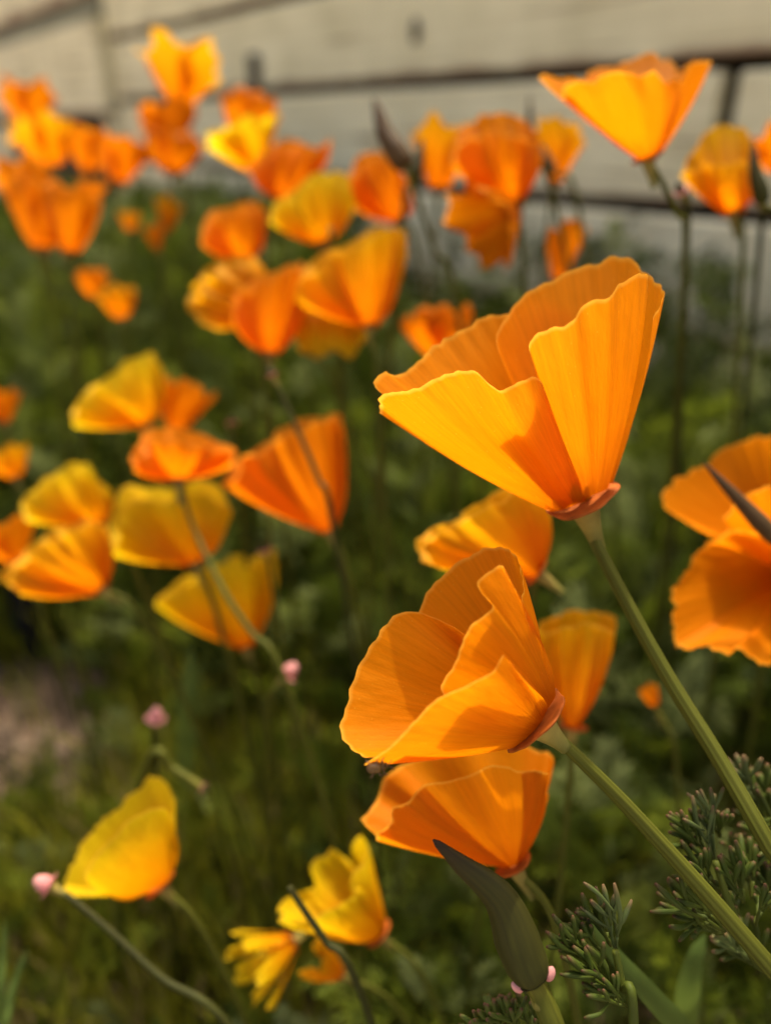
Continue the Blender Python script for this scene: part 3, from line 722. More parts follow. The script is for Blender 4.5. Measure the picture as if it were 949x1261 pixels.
# --- mid-distance blooms: cup of four petals grown from the sweep of its lip
FANS = [
    # label, depth, base, half depth of the cup, material, how far the front lip sits lower, lip
    ('golden tipped poppy opening sideways at the edge of the tall cluster', 0.4, (324, 380), 32, 'gold', 0.08, [(268, 406), (244, 394), (233, 370), (242, 344), (266, 325), (296, 317), (322, 322)], None),
    ('yellow poppy with petals hanging down beneath the widest of the cluster', 0.37, (408, 364), 30, 'yellow', 0.05, [(364, 396), (366, 424), (386, 440), (410, 435), (432, 440), (447, 420), (445, 392)], None),
    ('orange poppy half hidden behind the leaning poppy, its lip yellow', 0.265, (704, 896), 44, 'gold', 0.12, [(656, 800), (664, 770), (688, 758), (714, 753), (738, 752), (757, 766), (752, 800)], None),
    ('deep orange poppy right behind the brown pointed bud', 0.42, (492, 272), 32, 'deep', 0.08, [(430, 250), (430, 222), (440, 196), (462, 186), (484, 198), (500, 222), (506, 244)], None),
    ('orange poppy above the sideways golden one in the tall cluster', 0.42, (302, 322), 32, 'orange', 0.08, [(250, 300), (250, 278), (268, 258), (292, 252), (312, 248), (326, 258), (324, 286)], None),
    ('domed orange poppy with a dark hollow, before the wall gap', 0.36, (630, 252), 46, 'orange', 0.2, [(556, 204), (560, 172), (584, 147), (612, 139), (640, 147), (660, 164), (669, 192)], None),
    ('round headed orange poppy with a yellow lower petal beside a wall board joint', 0.33, (902, 264), 42, 'gold', 0.42, [(837, 214), (848, 192), (866, 166), (890, 155), (914, 160), (930, 184), (933, 216)], None),
    ('large smooth deep orange poppy folded like a fan, a thin stem across it', 0.33, (405, 654), 55, 'deep', 0.04, [(275, 598), (288, 576), (312, 556), (338, 536), (366, 519), (398, 511), (420, 513), (425, 545), (424, 580)], None),
    ('bright yellow poppy, crossed by the curved dark stem', 0.385, (303, 797), 46, 'yellow', 0.06, [(193, 748), (203, 733), (226, 716), (248, 706), (269, 696), (288, 684), (312, 690), (334, 677), (339, 700), (338, 722)], None),
    ('big golden orange poppy slumped above the black stake', 0.33, (127, 726), 52, 'gold', 0.08, [(24, 733), (2, 712), (20, 690), (45, 668), (70, 652), (105, 642), (130, 644), (135, 665)], None),
    ('ragged yellow poppy on top of the big golden one over the soil', 0.37, (124, 646), 36, 'yellow', 0.06, [(34, 642), (27, 622), (45, 600), (70, 582), (98, 569), (112, 576), (120, 592), (136, 604), (134, 622)], None),
    ('yellow and orange poppy squeezed under the spread flat one', 0.35, (240, 694), 44, 'yellow', 0.15, [(140, 684), (138, 650), (148, 604), (178, 600), (208, 602), (236, 592), (266, 602), (286, 628), (270, 655)], None),
    ('bright yellow poppy opening sideways, alone above the spread flat one', 0.4, (184, 522), 38, 'yellow', 0.08, [(93, 525), (90, 502), (110, 478), (140, 459), (172, 441), (190, 438), (200, 454), (198, 475)], None),
    ('deep orange poppy spread flat on a curved dark stem', 0.33, (222, 592), 44, 'deep', 0.22, [(164, 579), (162, 562), (174, 545), (180, 527), (214, 530), (248, 534), (272, 547), (290, 549), (284, 574)], 'curved'),
    ('large deep orange poppy hanging low at the front of the tall cluster', 0.36, (333, 436), 42, 'deep', 0.05, [(287, 396), (290, 366), (314, 345), (345, 331), (370, 325), (378, 358), (374, 385)], None),
    ('large yellow lipped orange poppy, the widest of the tall cluster', 0.35, (455, 403), 46, 'gold', 0.06, [(362, 372), (372, 342), (395, 320), (425, 300), (455, 284), (480, 277), (502, 290), (498, 322), (486, 352)], None),
    ('broad orange poppy cup tucked directly under the leaning poppy with the beetle', 0.205, (632, 1066), 80, 'orange', 0.22, [(462, 1034), (453, 1012), (463, 978), (490, 946), (540, 925), (600, 914), (650, 920), (679, 933), (674, 962), (671, 990)], None),
    ('golden poppy opening sideways in the gap between the upright cup and the leaning poppy', 0.245, (662, 706), 46, 'gold', 0.06, [(540, 700), (522, 690), (515, 668), (527, 654), (560, 640), (580, 624), (604, 612), (640, 601), (670, 615), (677, 642)], [(655, 740, .25), (640, 820, .26), (622, 900, .27)]),
    ('yellow tipped poppy cup at the heart of the tall cluster', 0.41, (398, 301), 34, 'yellow', 0.06, [(330, 272), (336, 256), (360, 236), (385, 216), (410, 212), (432, 224), (435, 252)], None),
    ('deep orange flaring poppy behind the yellow tipped poppy of the tall cluster', 0.45, (345, 247), 30, 'deep', 0.05, [(305, 208), (320, 195), (345, 173), (370, 172), (390, 181), (407, 172), (403, 200)], None),
]


def fan_poppy(label, d, base, dep, mat, fs, rim, via, seed):
    rim = spline(np.asarray(rim, float), 21); b = np.asarray(base, float)
    wid = np.linalg.norm(rim[-1] - rim[0])
    wob = np.array([mnoise.noise((i * 0.42 + seed * 3, seed, 0)) * 0.055 + mnoise.noise((i * 0.95 + seed, 3, seed)) * 0.04 for i in range(21)]) * wid
    wob2 = np.array([mnoise.noise((i * 0.5 + seed * 5, 7, seed)) * 0.08 + mnoise.noise((i * 1.1 + seed, 1, seed)) * 0.05 for i in range(21)]) * wid
    rays = (rim - b) / np.linalg.norm(rim - b, axis=1)[:, None]
    t = np.linspace(0, 1, 21); dz = np.sin(np.pi * t) ** 0.7 * dep * (1 + np.array([mnoise.noise((i * 0.55 + seed, 11, seed)) for i in range(21)]) * 0.55)
    mid = rim[10]; up = (mid - b) / np.linalg.norm(mid - b)
    back = np.c_[rim + rays * wob[:, None], -dz]
    front = np.c_[rim + (b - rim) * (fs * np.sin(np.pi * t))[:, None] + rays * (wob2 - 0.02 * wid)[:, None], dz]
    c = (b[0], b[1], 0.0); tipp = (rim[:, 0].mean(), rim[:, 1].mean(), 0.0)
    sd_ = np.array([-up[1], up[0]]) if np.array([-up[1], up[0]]) @ (rim[-1] - rim[0]) > 0 else np.array([up[1], -up[0]])
    q = lambda s_, z: (b[0] + sd_[0] * s_ * 6, b[1] + sd_[1] * s_ * 6, z)
    left = np.vstack([back[7::-1], front[1:8]]); right = np.vstack([back[13:], front[19:12:-1]])
    pet = [(back[1:-1], q(-1, -6), q(1, -6), 7), (left, q(-1, -5), q(-.6, 5), 6), (right, q(1, -5), q(.6, 5), 6), (front[1:-1], q(-1, 5), q(1, 5), 9)]
    v = None
    if via == 'curved':
        v = [at(232, 632, 0.325), at(252, 680, 0.315), at(280, 735, 0.305), at(312, 782, 0.30), at(350, 835, 0.295)]
    elif via: v = [at(*q_) for q_ in via]
    shaped_poppy(label, d, c, tipp, pet, mat, via=v, seed=seed, ruffle=1.9, rim_r=0.0055)


for i, f in enumerate(FANS):
    fan_poppy(*f, seed=20 + i * 2.7)

# ------------------------------------------------------------------ buds and spent flower heads
def bud(label, base, tip, r_px, d, mat='bud', bend=0.0, via=None, d_tip=None, rim_mat=None, name='poppy_bud', stem_r=0.0011, detail=14):
    b = at(*base, d); t = at(*tip, d_tip or d)
    side = np.cross(t - b, FWD); side /= np.linalg.norm(side) + 1e-9
    mid = (b + t) / 2 + side * bend * np.linalg.norm(t - b)
    path = spline([b, b * .6 + mid * .4 , mid, t * .6 + mid * .4, t], 24)
    s = np.linspace(0, 1, 24)
    k = d / FPX
    rad = r_px * k * np.interp(s, [0, .04, .12, .3, .6, .85, .97, 1], [.55, .8, .95, 1.0, .62, .28, .16, .04])
    ax = (path[2] - path[0]); ax /= np.linalg.norm(ax)
    P, r = stem_to_ground(b, ax, stem_r, stem_r * 1.5, via=via)
    root = empty(name, (P[-1][0], P[-1][1], 0)); tag(root, label, 'bud', 'poppy buds')
    tube('bud', path, rad, M[mat], root, sides=detail, ridges=4, ridge=0.04)
    if rim_mat:
        receptacle(root, b, ax, r_px * k * 0.66, 0.005, stem_r, M['bud'], 1, 3)
        sv = np.cross(ax, FWD); sv /= np.linalg.norm(sv); q = np.linspace(0, 1, 12)
        for sg, ln in ((-1, .8), (1, .55)):
            a0 = b + sv * sg * r_px * k * 0.50 - ax * r_px * k * 0.10; a1 = b + sv * sg * r_px * k * (0.62 + .5 * ln) + ax * r_px * k * 0.28
            tube('collar_lobe', a0 + np.outer(q, a1 - a0) - np.outer(np.sin(q * 3.14) * r_px * k * 0.10, ax), r_px * k * 0.24 * np.sqrt(np.clip(1 - (2 * q - 1) ** 2, .02, 1)), M[rim_mat], root, sides=12)
    tube('stem', P, r, M['stem'], root, sides=10)
    return root


bud('long curved olive bud with a pink collar at the foot of the leaning poppy', (656, 1208), (533, 1034), 28, 0.158, bend=-0.12, d_tip=0.158, rim_mat='pink', stem_r=0.0021, detail=28,
    via=[at(668, 1232, 0.158), at(684, 1275, 0.158), at(700, 1340, 0.165)])
bud('brown pointed bud sticking up in front of the wall', (500, 206), (460, 120), 15, 0.36, 'bud_brown', bend=0.06, via=[at(516, 252, 0.37), at(536, 310, 0.38), at(562, 372, 0.39)])
bud('thin dark nodding bud before the wall gap', (682, 214), (652, 116), 8, 0.42, 'bud_brown', bend=0.14)
bud('dark slim bud lying across the deep orange side poppy', (958, 668), (866, 570), 11, 0.235, 'bud_brown', bend=0.0)
bud('green bud beside the round headed poppy at the board joint', (940, 250), (926, 172), 10, 0.31, 'bud', bend=0.05)
bud('short green bud leaning on the deep orange poppy by the pointed bud', (508, 224), (520, 172), 10, 0.37, 'bud')


def thin_stem(label, pts, r, mat='stem', head=None, name='spent_poppy', cat='seed head'):
    P3 = [at(*p) for p in pts]
    last = P3[-1]
    P, rr = stem_to_ground(P3[0], np.array([0, 0, 1.0]), r, r * 1.5, via=P3[1:], n=40)
    root = empty(name, (P[-1][0], P[-1][1], 0)); tag(root, label, cat, 'spent poppy heads' if head else None)
    tube('stem', P, rr, M[mat], root, sides=10)
    ax = P[0] - P[2]; ax /= np.linalg.norm(ax)
    if head:
        receptacle(root, P[0], ax, head, 0.006, r, M['pink'], 0, 1)
        tube('seed_pod', [P[0], P[0] + ax * head * .7, P[0] + ax * head * 1.3], [head * .6, head * .62, head * .25], M['pink' if head > 0.003 else 'bud'], root, sides=8)
    return root


thin_stem('spent head with pink collar on a dark stem, touching the lone yellow poppy', [(62, 1092, .245), (90, 1108, .245), (140, 1150, .242), (200, 1205, .238), (285, 1268, .235)], 0.0009, 'stem_dark', 0.0042)
thin_stem('thin dark stem with a pink head crossing the fan folded poppy', [(336, 462, .30), (362, 520, .30), (392, 590, .30), (410, 645, .305)], 0.0009, 'stem_dark', 0.0026)
thin_stem('pink two lobed spent head by the end of the curved dark stem', [(352, 832, .30), (334, 856, .30), (330, 900, .31)], 0.0008, 'stem', 0.0046)
thin_stem('pale pink round spent head standing alone over the grass', [(192, 886, .33), (190, 925, .335)], 0.0008, 'stem_dark', 0.0044)
thin_stem('pale pink spent head beside the fan folded poppy tip', [(286, 522, .37), (290, 560, .37)], 0.0008, 'stem', 0.003)
thin_stem('pink spent head at the shoulder of the crossed yellow poppy', [(326, 678, .335), (336, 720, .34)], 0.0008, 'stem', 0.003)
thin_stem('grey green stalk ending in a pale spent head above the lone yellow poppy', [(250, 970, .29), (215, 948, .295), (185, 935, .30)], 0.0014, 'stem', 0.0022)
thin_stem('pinkish spent head under the wide flaring poppy', [(838, 236, .31), (846, 290, .32)], 0.0009, 'stem_dark', 0.003)
thin_stem('pink spent head by the green bud at the board joint', [(932, 246, .32), (936, 290, .33)], 0.0009, 'stem_dark', 0.0026)
thin_stem('bare dark stem in front of the withering yellow poppy', [(356, 1092, .222), (374, 1120, .222), (402, 1160, .222), (440, 1212, .222)], 0.0009, 'stem_dark', None, 'bare_stalk', 'stalk')


# ------------------------------------------------------------------ feathery leaf sprays near the stems
def finger(p0, p1, r, rng, sag=0.0):
    p0 = np.asarray(p0); p1 = np.asarray(p1)
    l = np.linalg.norm(p1 - p0)
    mid = (p0 + p1) / 2 + rng.normal(0, 0.05, 3) * l
    path = spline([p0, mid, p1], 8)
    rad = r * np.array([.40, .52, .66, .80, .92, .98, .94, .50])
    return tube_geo(path, rad, sides=8)


def leaf_fan(base, tips, d, rng, r_px, root, mat, d_tip=None):
    r_px = r_px * 0.80
    """one leaf of the spray: a midrib with side lobes running to blunt fingertips (tips in photograph pixels)"""
    b = at(*base, d); parts = []
    k = d / FPX
    for t in tips:
        dt = (d_tip or d) + rng.uniform(-0.006, 0.006)
        tp = at(t[0], t[1], dt)
        fork = b + (tp - b) * rng.uniform(0.22, 0.42)
        parts.append(tube_geo(spline([b, (b + fork) / 2 + rng.normal(0, .0003, 3), fork], 5), [r_px * k * .5] * 5, sides=6))
        parts[-1][2][:, 1] *= 0.3
        g = finger(fork, tp, r_px * k, rng); g[2][:, 1] = 0.3 + 0.7 * g[2][:, 1]; parts.append(g)
        # side lobes
        side = np.cross(tp - fork, FWD); side /= np.linalg.norm(side) + 1e-9
        L_ = np.linalg.norm(tp - fork)
        for s_ in (-1, 1):
            for q in range(1):
                f0 = fork + (tp - fork) * rng.uniform(0.1, 0.45)
                f1 = f0 + (tp - fork) * rng.uniform(.42, .62) + side * s_ * L_ * rng.uniform(.24, .42) - FWD * rng.uniform(-.2, .25) * L_
                g = finger(f0, f1, r_px * k * rng.uniform(.75, .95), rng); g[2][:, 1] = 0.4 + 0.6 * g[2][:, 1]; parts.append(g)
    V, F, U = join_geo(parts)
    mesh('leaf', V, F, M[mat], root, U)


def spray(label, stem_pts, fans, seed, r_stem=0.0011, mat='frond', more=()):
    rng = np.random.default_rng(seed)
    P3 = [at(*p) for p in stem_pts]
    P, rr = stem_to_ground(P3[0], np.array([0, 0, 1.0]), r_stem * .7, r_stem * 1.3, via=P3[1:], n=40)
    root = empty('leaf_spray', (P[-1][0], P[-1][1], 0)); tag(root, label, 'leaf spray', 'feathery leaf sprays')
    tube('stem', P, rr, M[mat], root, sides=8)
    for base, tips, d, rp, mt in fans:
        leaf_fan(base, tips, d, rng, rp, root, mt)
    for (cx, cy, spread, dd, n, a0, a1) in more:
        for q in range(n):
            bx, by = cx + rng.uniform(-spread, spread), cy + rng.uniform(-spread, spread)
            an = math.radians(rng.uniform(a0, a1)); ln = rng.uniform(48, 78)
            tips = [(bx + ln * rng.uniform(.75, 1) * math.cos(an + e), by - ln * rng.uniform(.75, 1) * math.sin(an + e)) for e in (-.42, -.16, .12, .4)]
            leaf_fan((bx, by), tips, dd + rng.uniform(-.006, .012), rng, 4.6, root, 'frond' if rng.random() < .75 else 'frond_grey')


spray('dense feathery leaf spray with reddish fingertips where the two thick stems meet',
      [(880, 1060, .176), (900, 1120, .175), (930, 1185, .174), (975, 1250, .172)],
      [((892, 1147), [(806, 1088), (808, 1099), (812, 1112), (822, 1081), (833, 1082), (845, 1090)], .176, 5.0, 'frond'),
       ((890, 1150), [(828, 1128), (842, 1143), (850, 1132)], .178, 4.6, 'frond'),
       ((879, 1062), [(852, 980), (862, 972), (874, 970), (869, 985)], .180, 3.8, 'frond_grey'),
       ((872, 1062), [(824, 1000), (825, 1014), (838, 998), (848, 996), (836, 1030)], .182, 4.8, 'frond'),
       ((886, 1100), [(838, 1035), (850, 1040), (860, 1048), (822, 1062), (848, 1062)], .178, 4.6, 'frond'),
       ((915, 1112), [(886, 1054), (898, 1042), (884, 1072), (905, 1035)], .176, 5.2, 'frond'),
       ((925, 1108), [(911, 1026), (922, 1030), (930, 1040), (914, 1048)], .180, 5.4, 'frond'),
       ((948, 1120), [(935, 1058), (944, 1066), (930, 1075), (955, 1050)], .183, 5.0, 'frond'),
       ((930, 1140), [(958, 1080), (942, 1090), (935, 1102)], .174, 4.6, 'frond'),
       ((885, 1030), [(880, 998), (888, 1002), (896, 996), (874, 1008)], .185, 4.6, 'frond')], 3, more=[(925, 1130, 38, .192, 3, 80, 170), (950, 1050, 22, .19, 2, 80, 150), (930, 1190, 20, .19, 2, 120, 190)])
spray('grey green feathery leaf tuft behind the thick stem of the upright cup',
      [(930, 990, .20), (950, 1030, .20), (985, 1100, .19)],
      [((932, 992), [(894, 934), (905, 928), (915, 930), (900, 945)], .20, 5.0, 'frond_grey'),
       ((936, 996), [(924, 944), (934, 952), (944, 940)], .20, 5.0, 'frond'),
       ((950, 1010), [(930, 968), (946, 972), (962, 962), (940, 985)], .20, 5.0, 'frond')], 5)
spray('upright feathery leaf spray beside the pink collar of the long bud',
      [(757, 1170, .168), (766, 1215, .167), (780, 1275, .165)],
      [((760, 1175), [(742, 1089), (756, 1088), (760, 1100), (733, 1092)], .170, 4.2, 'frond_grey'),
       ((752, 1165), [(716, 1100), (727, 1108), (738, 1112), (722, 1118)], .172, 4.8, 'frond'),
       ((745, 1180), [(696, 1120), (704, 1130), (716, 1136), (690, 1138)], .171, 4.8, 'frond'),
       ((738, 1195), [(680, 1126), (674, 1148), (688, 1158), (700, 1150)], .169, 4.8, 'frond'),
       ((757, 1225), [(705, 1165), (700, 1180), (690, 1178), (722, 1165)], .167, 4.8, 'frond'),
       ((772, 1240), [(716, 1210), (730, 1195), (722, 1226), (742, 1205)], .166, 4.4, 'frond')], 8, more=[])
spray('low feathery leaf spray at the base of the long bud',
      [(628, 1262, .166), (640, 1300, .165)],
      [((622, 1275), [(588, 1244), (596, 1236), (583, 1256), (608, 1232)], .166, 4.8, 'frond'),
       ((636, 1280), [(612, 1228), (622, 1228), (634, 1230), (628, 1242)], .164, 4.8, 'frond'),
       ((655, 1285), [(644, 1236), (654, 1244), (664, 1238), (672, 1250)], .167, 4.8, 'frond'),
       ((605, 1290), [(572, 1252), (564, 1262), (590, 1262)], .166, 4.8, 'frond')], 11, more=[(640, 1285, 40, .172, 3, 60, 130)])


# broad blades
def blade(label, pts, w_px, name='grass_blade'):
    P3 = spline([at(*p) for p in pts], 18); n = 18
    t = np.gradient(P3, axis=0); side = np.cross(t, FWD); side /= np.linalg.norm(side, axis=1)[:, None]
    s = np.linspace(0, 1, n); wd = w_px * pts[0][2] / FPX * np.interp(s, [0, .15, .6, 1], [.05, .55, 1, .8])
    up = np.cross(side, t); up /= np.linalg.norm(up, axis=1)[:, None]
    g = np.stack([P3 - side * wd[:, None], P3 - up * wd[:, None] * .35, P3 + side * wd[:, None]], 1)
    o = grid_mesh(name, g, M['blade']); tag(o, label, 'grass blade', 'broad grass blades')


blade('broad green grass blade behind the upright feathery spray', [(722, 1130, .20), (760, 1180, .20), (800, 1225, .20), (860, 1300, .21), (900, 1420, .27)], 14)
blade('pale green grass blade under the dense feathery spray', [(868, 1150, .23), (852, 1190, .23), (846, 1240, .24), (850, 1320, .29)], 17)
blade('bright green grass blade deep in the leaves by the withering poppy', [(236, 795, .36), (232, 840, .36), (226, 890, .37), (222, 960, .42)], 9)
blade('thin green grass blade beside the blade near the withering poppy', [(250, 810, .37), (240, 860, .37), (236, 920, .38), (230, 970, .43)], 6)


blade('blue green grass blade at the far edge of the grass, leaning out', [(34, 1168, .28), (20, 1205, .28), (8, 1250, .28), (-6, 1330, .30)], 6)
blade('blue green upright grass blade at the far edge of the grass', [(6, 1132, .28), (4, 1180, .28), (0, 1240, .28), (-4, 1330, .30)], 6)
blade('short blue green grass blade at the far edge of the grass', [(22, 1205, .27), (14, 1235, .27), (4, 1275, .27), (-2, 1330, .29)], 5)


# ------------------------------------------------------------------ beetle on the lowest petal of the leaning poppy
def beetle():
    d = 0.1492
    p0 = at(451, 947, d); p1 = at(478, 942, d)
    ax = p1 - p0; L_ = np.linalg.norm(ax); ax /= L_
    root = empty('beetle', (p0 + p1) / 2); tag(root, 'small dark brown beetle clinging under the petal tip of the leaning poppy', 'beetle')
    s = np.linspace(0, 1, 18)
    path = p0 + np.outer(s * L_ * 0.72, ax)
    rad = 0.00115 * np.sqrt(np.clip(1 - (2 * s - 1) ** 2, 0.004, 1)) ** .8
    tube('body', path, rad, M['beetle'], root, sides=14)
    s2 = np.linspace(0, 1, 10)
    tube('thorax', p0 + np.outer(L_ * (0.66 + .2 * s2), ax), 0.00095 * np.sqrt(np.clip(1 - (2 * s2 - 1) ** 2, 0.01, 1)), M['beetle'], root, sides=12)
    tube('head', p0 + np.outer(L_ * (0.83 + .15 * s2), ax), 0.00065 * np.sqrt(np.clip(1 - (2 * s2 - 1) ** 2, 0.01, 1)), M['beetle'], root, sides=10)
    side = np.cross(ax, FWD); side /= np.linalg.norm(side)
    for f, sg in ((.15, 1), (.45, 1), (.7, 1), (.2, -1), (.5, -1), (.72, -1)):
        a = p0 + ax * L_ * f
        k = a + side * sg * 0.0012 - FWD * 0.0007 + ax * 0.0002
        e = k + side * sg * 0.0005 + FWD * 0.0004 + ax * (0.0006 if f > .4 else -0.0006)
        tube('leg', spline([a, k, e], 7), [.00016, .00015, .00014, .00013, .00011, .0001, .00008], M['beetle_leg'], root, sides=6)
    for sg in (-1, 1):
        a = p0 + ax * L_ * .96
        tube('antenna', spline([a, a + ax * .0006 + side * sg * .0004, a + ax * .001 + side * sg * .0009 - FWD * .0004], 6), .00009, M['beetle_leg'], root, sides=5)


beetle()

# black stake over the soil
st = at(46, 812, 0.5); st = CAM + (st - CAM) * (CAMH / (CAMH - st[2])); sb = empty('garden_stake', (st[0], st[1], 0)); tag(sb, 'black square garden stake at the edge of the bare soil', 'stake')
hw = 0.007; zt = 0.11
v = [(st[0] + sx * hw, st[1] + sy * hw, z) for z in (-0.02, zt) for sx, sy in ((-1, -1), (1, -1), (1, 1), (-1, 1))] + [(st[0], st[1], zt + 0.006)]
mesh('post', v, [(0, 1, 5, 4), (1, 2, 6, 5), (2, 3, 7, 6), (3, 0, 4, 7), (4, 5, 8), (5, 6, 8), (6, 7, 8), (7, 4, 8)], M['stake'], sb, smooth=False)

# ------------------------------------------------------------------ stuff: feathery foliage, grass, grit
def frond_template(rng, pairs=5):
    """feathery leaf of unit length growing along +Z, triangles as rhombic lobes"""
    V, F = [], []

    def lobe(p, q, w, n):
        p = np.asarray(p); q = np.asarray(q); dirn = q - p; s = np.cross(dirn, n); s /= np.linalg.norm(s) + 1e-9
        m = p + dirn * 0.62; i = len(V)
        V.extend([p - s * w * .35, p + s * w * .35, m + s * w, q, m - s * w]); F.append((i, i + 1, i + 2, i + 3, i + 4))
    bow = rng.uniform(-.25, .25)

    def rach(t): return np.array([0.0, bow * t * t, t])
    n0 = np.array([0, 1.0, 0])
    for t0, t1 in zip(np.linspace(0, .9, 5)[:-1], np.linspace(0, .9, 5)[1:]):
        lobe(rach(t0), rach(t1 + .04), .012, n0)
    for k in range(pairs):
        t = 0.28 + 0.62 * k / pairs
        for sg in (-1, 1):
            ln = (0.34 - 0.2 * k / pairs) * rng.uniform(.8, 1.2)
            b = rach(t); a = math.radians(rng.uniform(38, 55)); tw = rng.uniform(-.6, .6)
            dr = np.array([sg * math.sin(a), tw * .5, math.cos(a)]); dr /= np.linalg.norm(dr)
            e = b + dr * ln * .6
            lobe(b, e, .011, n0)
            for j in range(5):
                aa = (j - 2) * 0.42
                d2 = np.array([dr[0] * math.cos(aa) - dr[2] * math.sin(aa), dr[1] + rng.uniform(-.3, .3), dr[0] * math.sin(aa) + dr[2] * math.cos(aa)])
                st_ = b + (e - b) * (0.55 + .45 * (1 - abs(j - 2) / 2))
                lobe(st_, st_ + d2 * ln * rng.uniform(.42, .64), .015, n0)
    for j in range(5):
        aa = (j - 2) * .35
        lobe(rach(.88), rach(.88) + np.array([math.sin(aa), rng.uniform(-.15, .15), math.cos(aa)]) * .2, .015, n0)
    return np.array(V), np.array(F)


def canopy(x, y):
    left = 0.05 + 0.50 * max(0.0, y - 0.40)
    right = min(0.20, 0.11 + 0.24 * (y - 0.15))
    t = min(1, max(0, (x + 0.10 + 0.12 * (y - .4)) / 0.22))
    return min(0.31, left * (1 - t) + right * t)


def wall_dist(x, y):
    return (np.array([x, y, 0]) - WP) @ WN


def proj(p):
    q = p - CAM; d = q @ FWD
    return W / 2 + FPX * (q @ RIGHT) / d, H / 2 - FPX * (q @ UP) / d, d


soil_c = at(45, 905, 0.62); soil_c = CAM + (soil_c - CAM) * (CAMH / (CAMH - soil_c[2]))


def on_soil(x, y):
    return ((x - soil_c[0] + 0.03) / 0.10) ** 2 + ((y - soil_c[1] + 0.01) / 0.105) ** 2 < 1 + 0.5 * mnoise.noise((x * 14, y * 14, 2))


# sight clearance: blooms stand proud of the leaves in front of them
BL = [(at((b[0] + t[0]) / 2, (b[1] + t[1]) / 2, d), w * d / FPX, d) for (_, b, t, w, d, *_r) in POPPIES]
BL += [(at((f[2][0] + np.mean([q[0] for q in f[6]])) / 2, (f[2][1] + np.mean([q[1] for q in f[6]])) / 2, f[1]), 0.42 * (max(q[0] for q in f[6]) - min(q[0] for q in f[6])) * f[1] / FPX, f[1]) for f in FANS]
BL += [(at(775, 130, .28), .028, .28), (at(880, 610, .27), .022, .27), (at(890, 740, .25), .022, .25), (at(150, 1030, .262), .02, .262)]
BL += [(at(640, 480, .178), .035, .178), (at(560, 810, .160), .028, .160)]
BLp = [(*proj(c), r * FPX / d) for c, r, d in BL]


def hides(p, rad):
    x, y, d = proj(p)
    if d < 0.03: return False
    rp = rad * FPX / d
    for bx, by, bd, br in BLp:
        if d < bd - 0.004 and (x - bx) ** 2 + (y - by) ** 2 < (br + rp) ** 2: return True
    return False


def scatter_fronds():
    rng = np.random.default_rng(21)
    T = [frond_template(rng) for _ in range(7)]
    Vs, Fs, Ts, off = [], [], [], 0
    made = 0; tries = 0
    while made < 11500 and tries < 120000:
        tries += 1
        x = rng.uniform(-1.15, 1.0); y = rng.uniform(0.12, 1.9)
        if wall_dist(x, y) < 0.02: continue
        if rng.random() > 1.15 - 0.45 * y: continue
        if abs(x) > 0.62 * y + 0.25: continue
        hc = canopy(x, y)
        if on_soil(x, y): continue
        left = x < -0.02 - 0.1 * (y - .3) and y < 0.45
        if left and rng.random() < 0.72: continue
        if x > 0.08 and y > .42 and rng.random() < 0.22: hc *= 1.6
        z = hc * (rng.random() ** 0.75)
        L_ = rng.uniform(0.04, 0.085) * (0.75 if y < .35 else 1)
        az = rng.uniform(0, 2 * math.pi); tilt = abs(rng.normal(0.85, 0.4)); sp = rng.uniform(0, 2 * math.pi)
        R_ = Matrix.Rotation(az, 3, 'Z') @ Matrix.Rotation(tilt, 3, 'X') @ Matrix.Rotation(sp, 3, 'Z')
        R_ = np.array(R_)
        p = np.array([x, y, max(0.0, z - L_ * 0.45)])
        mid = p + R_ @ np.array([0, 0, L_ * .55])
        px, py, d = proj(mid)
        if d < 0.22 and -150 < px < W + 150: continue
        if hides(mid, L_ * 0.30): continue
        v, f = T[rng.integers(len(T))]
        Vs.append((v * L_) @ R_.T + p); Fs.append(f + off); off += len(v)
        tint = np.clip(rng.normal(0.43, 0.26), 0, 0.84)
        if rng.random() < 0.12: tint = 1.0
        Ts.append(np.full(len(v), tint)); made += 1
    V = np.vstack(Vs); F = np.vstack(Fs); Tn = np.concatenate(Ts)
    me = bpy.data.meshes.new('poppy_foliage')
    me.vertices.add(len(V)); me.vertices.foreach_set('co', V.astype(np.float32).ravel())
    me.loops.add(F.size); me.loops.foreach_set('vertex_index', F.astype(np.int32).ravel())
    me.polygons.add(len(F)); me.polygons.foreach_set('loop_start', np.arange(0, F.size, 5, dtype=np.int32))
    me.update(calc_edges=True)
    a_ = me.attributes.new('tint', 'FLOAT', 'POINT'); a_.data.foreach_set('value', Tn.astype(np.float32))
    o = link_mesh('poppy_foliage', me, M['foliage'])
    tag(o, 'feathery green poppy foliage filling the bed', 'foliage', kind='stuff')


scatter_fronds()


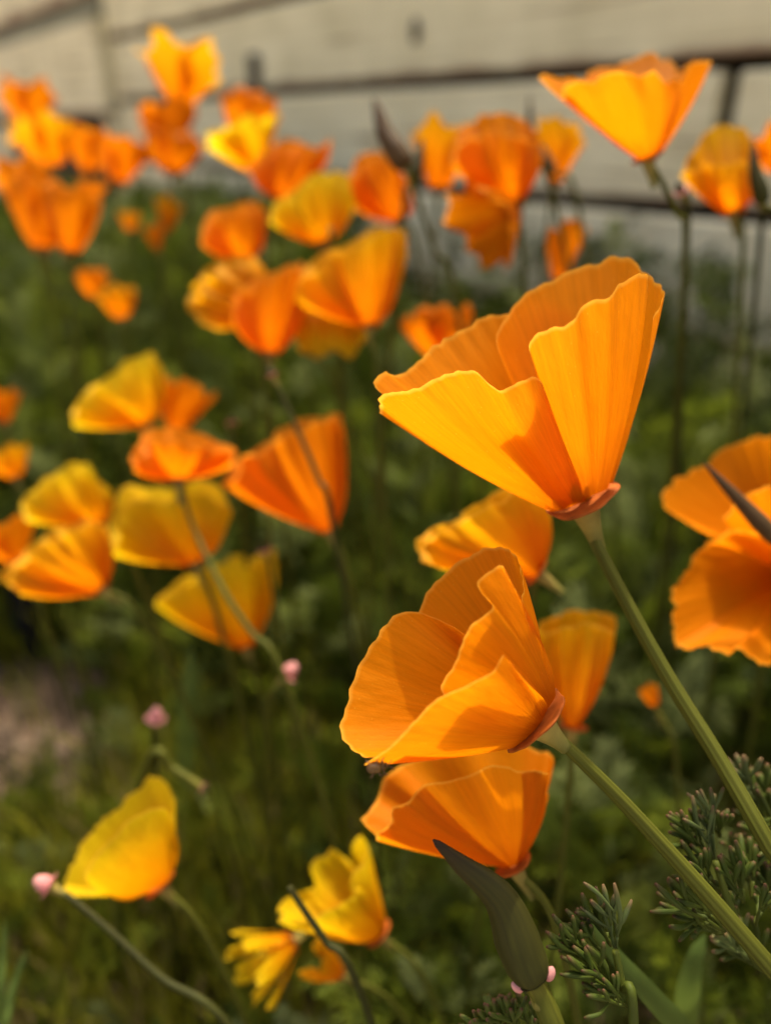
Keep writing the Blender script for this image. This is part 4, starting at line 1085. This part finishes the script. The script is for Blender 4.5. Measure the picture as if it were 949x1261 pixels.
def scatter_blades(name, label, cat, n, region, hrange, wrange, mat, seed, dens, tints):
    rng = np.random.default_rng(seed)
    Vs, Fs, Ts, off, made, tries = [], [], [], 0, 0, 0
    while made < n and tries < n * 12:
        tries += 1
        x = rng.uniform(region[0], region[1]); y = rng.uniform(region[2], region[3])
        if wall_dist(x, y) < 0.02 or abs(x) > 0.62 * y + 0.3: continue
        if rng.random() > dens(x, y): continue
        h = rng.uniform(*hrange) * (0.6 + canopy(x, y) * 2.5)
        w = rng.uniform(*wrange); az = rng.uniform(0, 6.283); ben = rng.uniform(.05, .5) * h
        dr = np.array([math.cos(az), math.sin(az), 0]); sd_ = np.array([-dr[1], dr[0], 0])
        b = np.array([x, y, -0.005])
        top = b + dr * ben + np.array([0, 0, h])
        if hides(top, 0.004) or hides((b + top) / 2, 0.004): continue
        if proj(top)[2] < 0.2: continue
        rows_ = []
        for t in (0, .35, .7):
            c = b + dr * ben * t ** 2 + np.array([0, 0, h * t])
            ww = w * (1 - t * .6); rows_ += [c - sd_ * ww, c + sd_ * ww]
        Vs.append(np.array(rows_ + [top, top + sd_ * 1e-5]))
        Fs.append(np.array([(0, 1, 3, 2), (2, 3, 5, 4), (4, 5, 7, 6)]) + off); off += 8
        Ts.append(np.full(8, np.clip(rng.normal(*tints), 0, 1))); made += 1
    V = np.vstack(Vs); F = np.vstack(Fs); Tn = np.concatenate(Ts)
    me = bpy.data.meshes.new(name)
    me.vertices.add(len(V)); me.vertices.foreach_set('co', V.astype(np.float32).ravel())
    me.loops.add(F.size); me.loops.foreach_set('vertex_index', F.astype(np.int32).ravel())
    me.polygons.add(len(F)); me.polygons.foreach_set('loop_start', np.arange(0, F.size, 4, dtype=np.int32))
    me.update(calc_edges=True)
    a_ = me.attributes.new('tint', 'FLOAT', 'POINT'); a_.data.foreach_set('value', Tn.astype(np.float32))
    o = link_mesh(name, me, mat); tag(o, label, cat, kind='stuff')


scatter_blades('grass', 'yellowish green short grass between soil and poppies', 'grass', 24000, (-0.6, 0.22, 0.1, 0.75), (0.03, 0.105), (0.0008, 0.0018), M['grass'], 5,
               lambda x, y: 0.0 if on_soil(x, y) and nr.random() < .95 else (1.0 if x < 0.0 else 0.35), (0.5, 0.28))
scatter_blades('thin_stalks', 'thin green stalks rising through the poppy foliage', 'stalks', 2600, (-0.9, 0.9, 0.35, 1.5), (0.16, 0.30), (0.0006, 0.0011), M['foliage'], 9,
               lambda x, y: 0.0 if on_soil(x, y) or (x < 0 and y < .55) else 0.9, (0.6, 0.25))


def grit():
    rng = np.random.default_rng(4); Vs, Fs, off = [], [], 0
    ico = np.array([(0, 0, 1), (.9, 0, .2), (.2, .85, .25), (-.8, .4, .2), (-.7, -.6, .2), (.3, -.9, .2), (0, 0, -.5)])
    fi = [(0, 1, 2), (0, 2, 3), (0, 3, 4), (0, 4, 5), (0, 5, 1), (6, 2, 1), (6, 3, 2), (6, 4, 3), (6, 5, 4), (6, 1, 5)]
    for _ in range(1600):
        x = soil_c[0] + rng.normal(0, .12); y = soil_c[1] + rng.normal(0, .12)
        s = rng.uniform(.0012, .005)
        Vs.append(ico * s * rng.uniform(.7, 1.3, 3) + np.array([x, y, s * .2])); Fs += [tuple(i + off for i in f) for f in fi]; off += 7
    o = mesh('grit', np.vstack(Vs), Fs, M['pebble'], smooth=False); tag(o, 'small pinkish grit strewn over the bare soil', 'grit', kind='stuff')


grit()
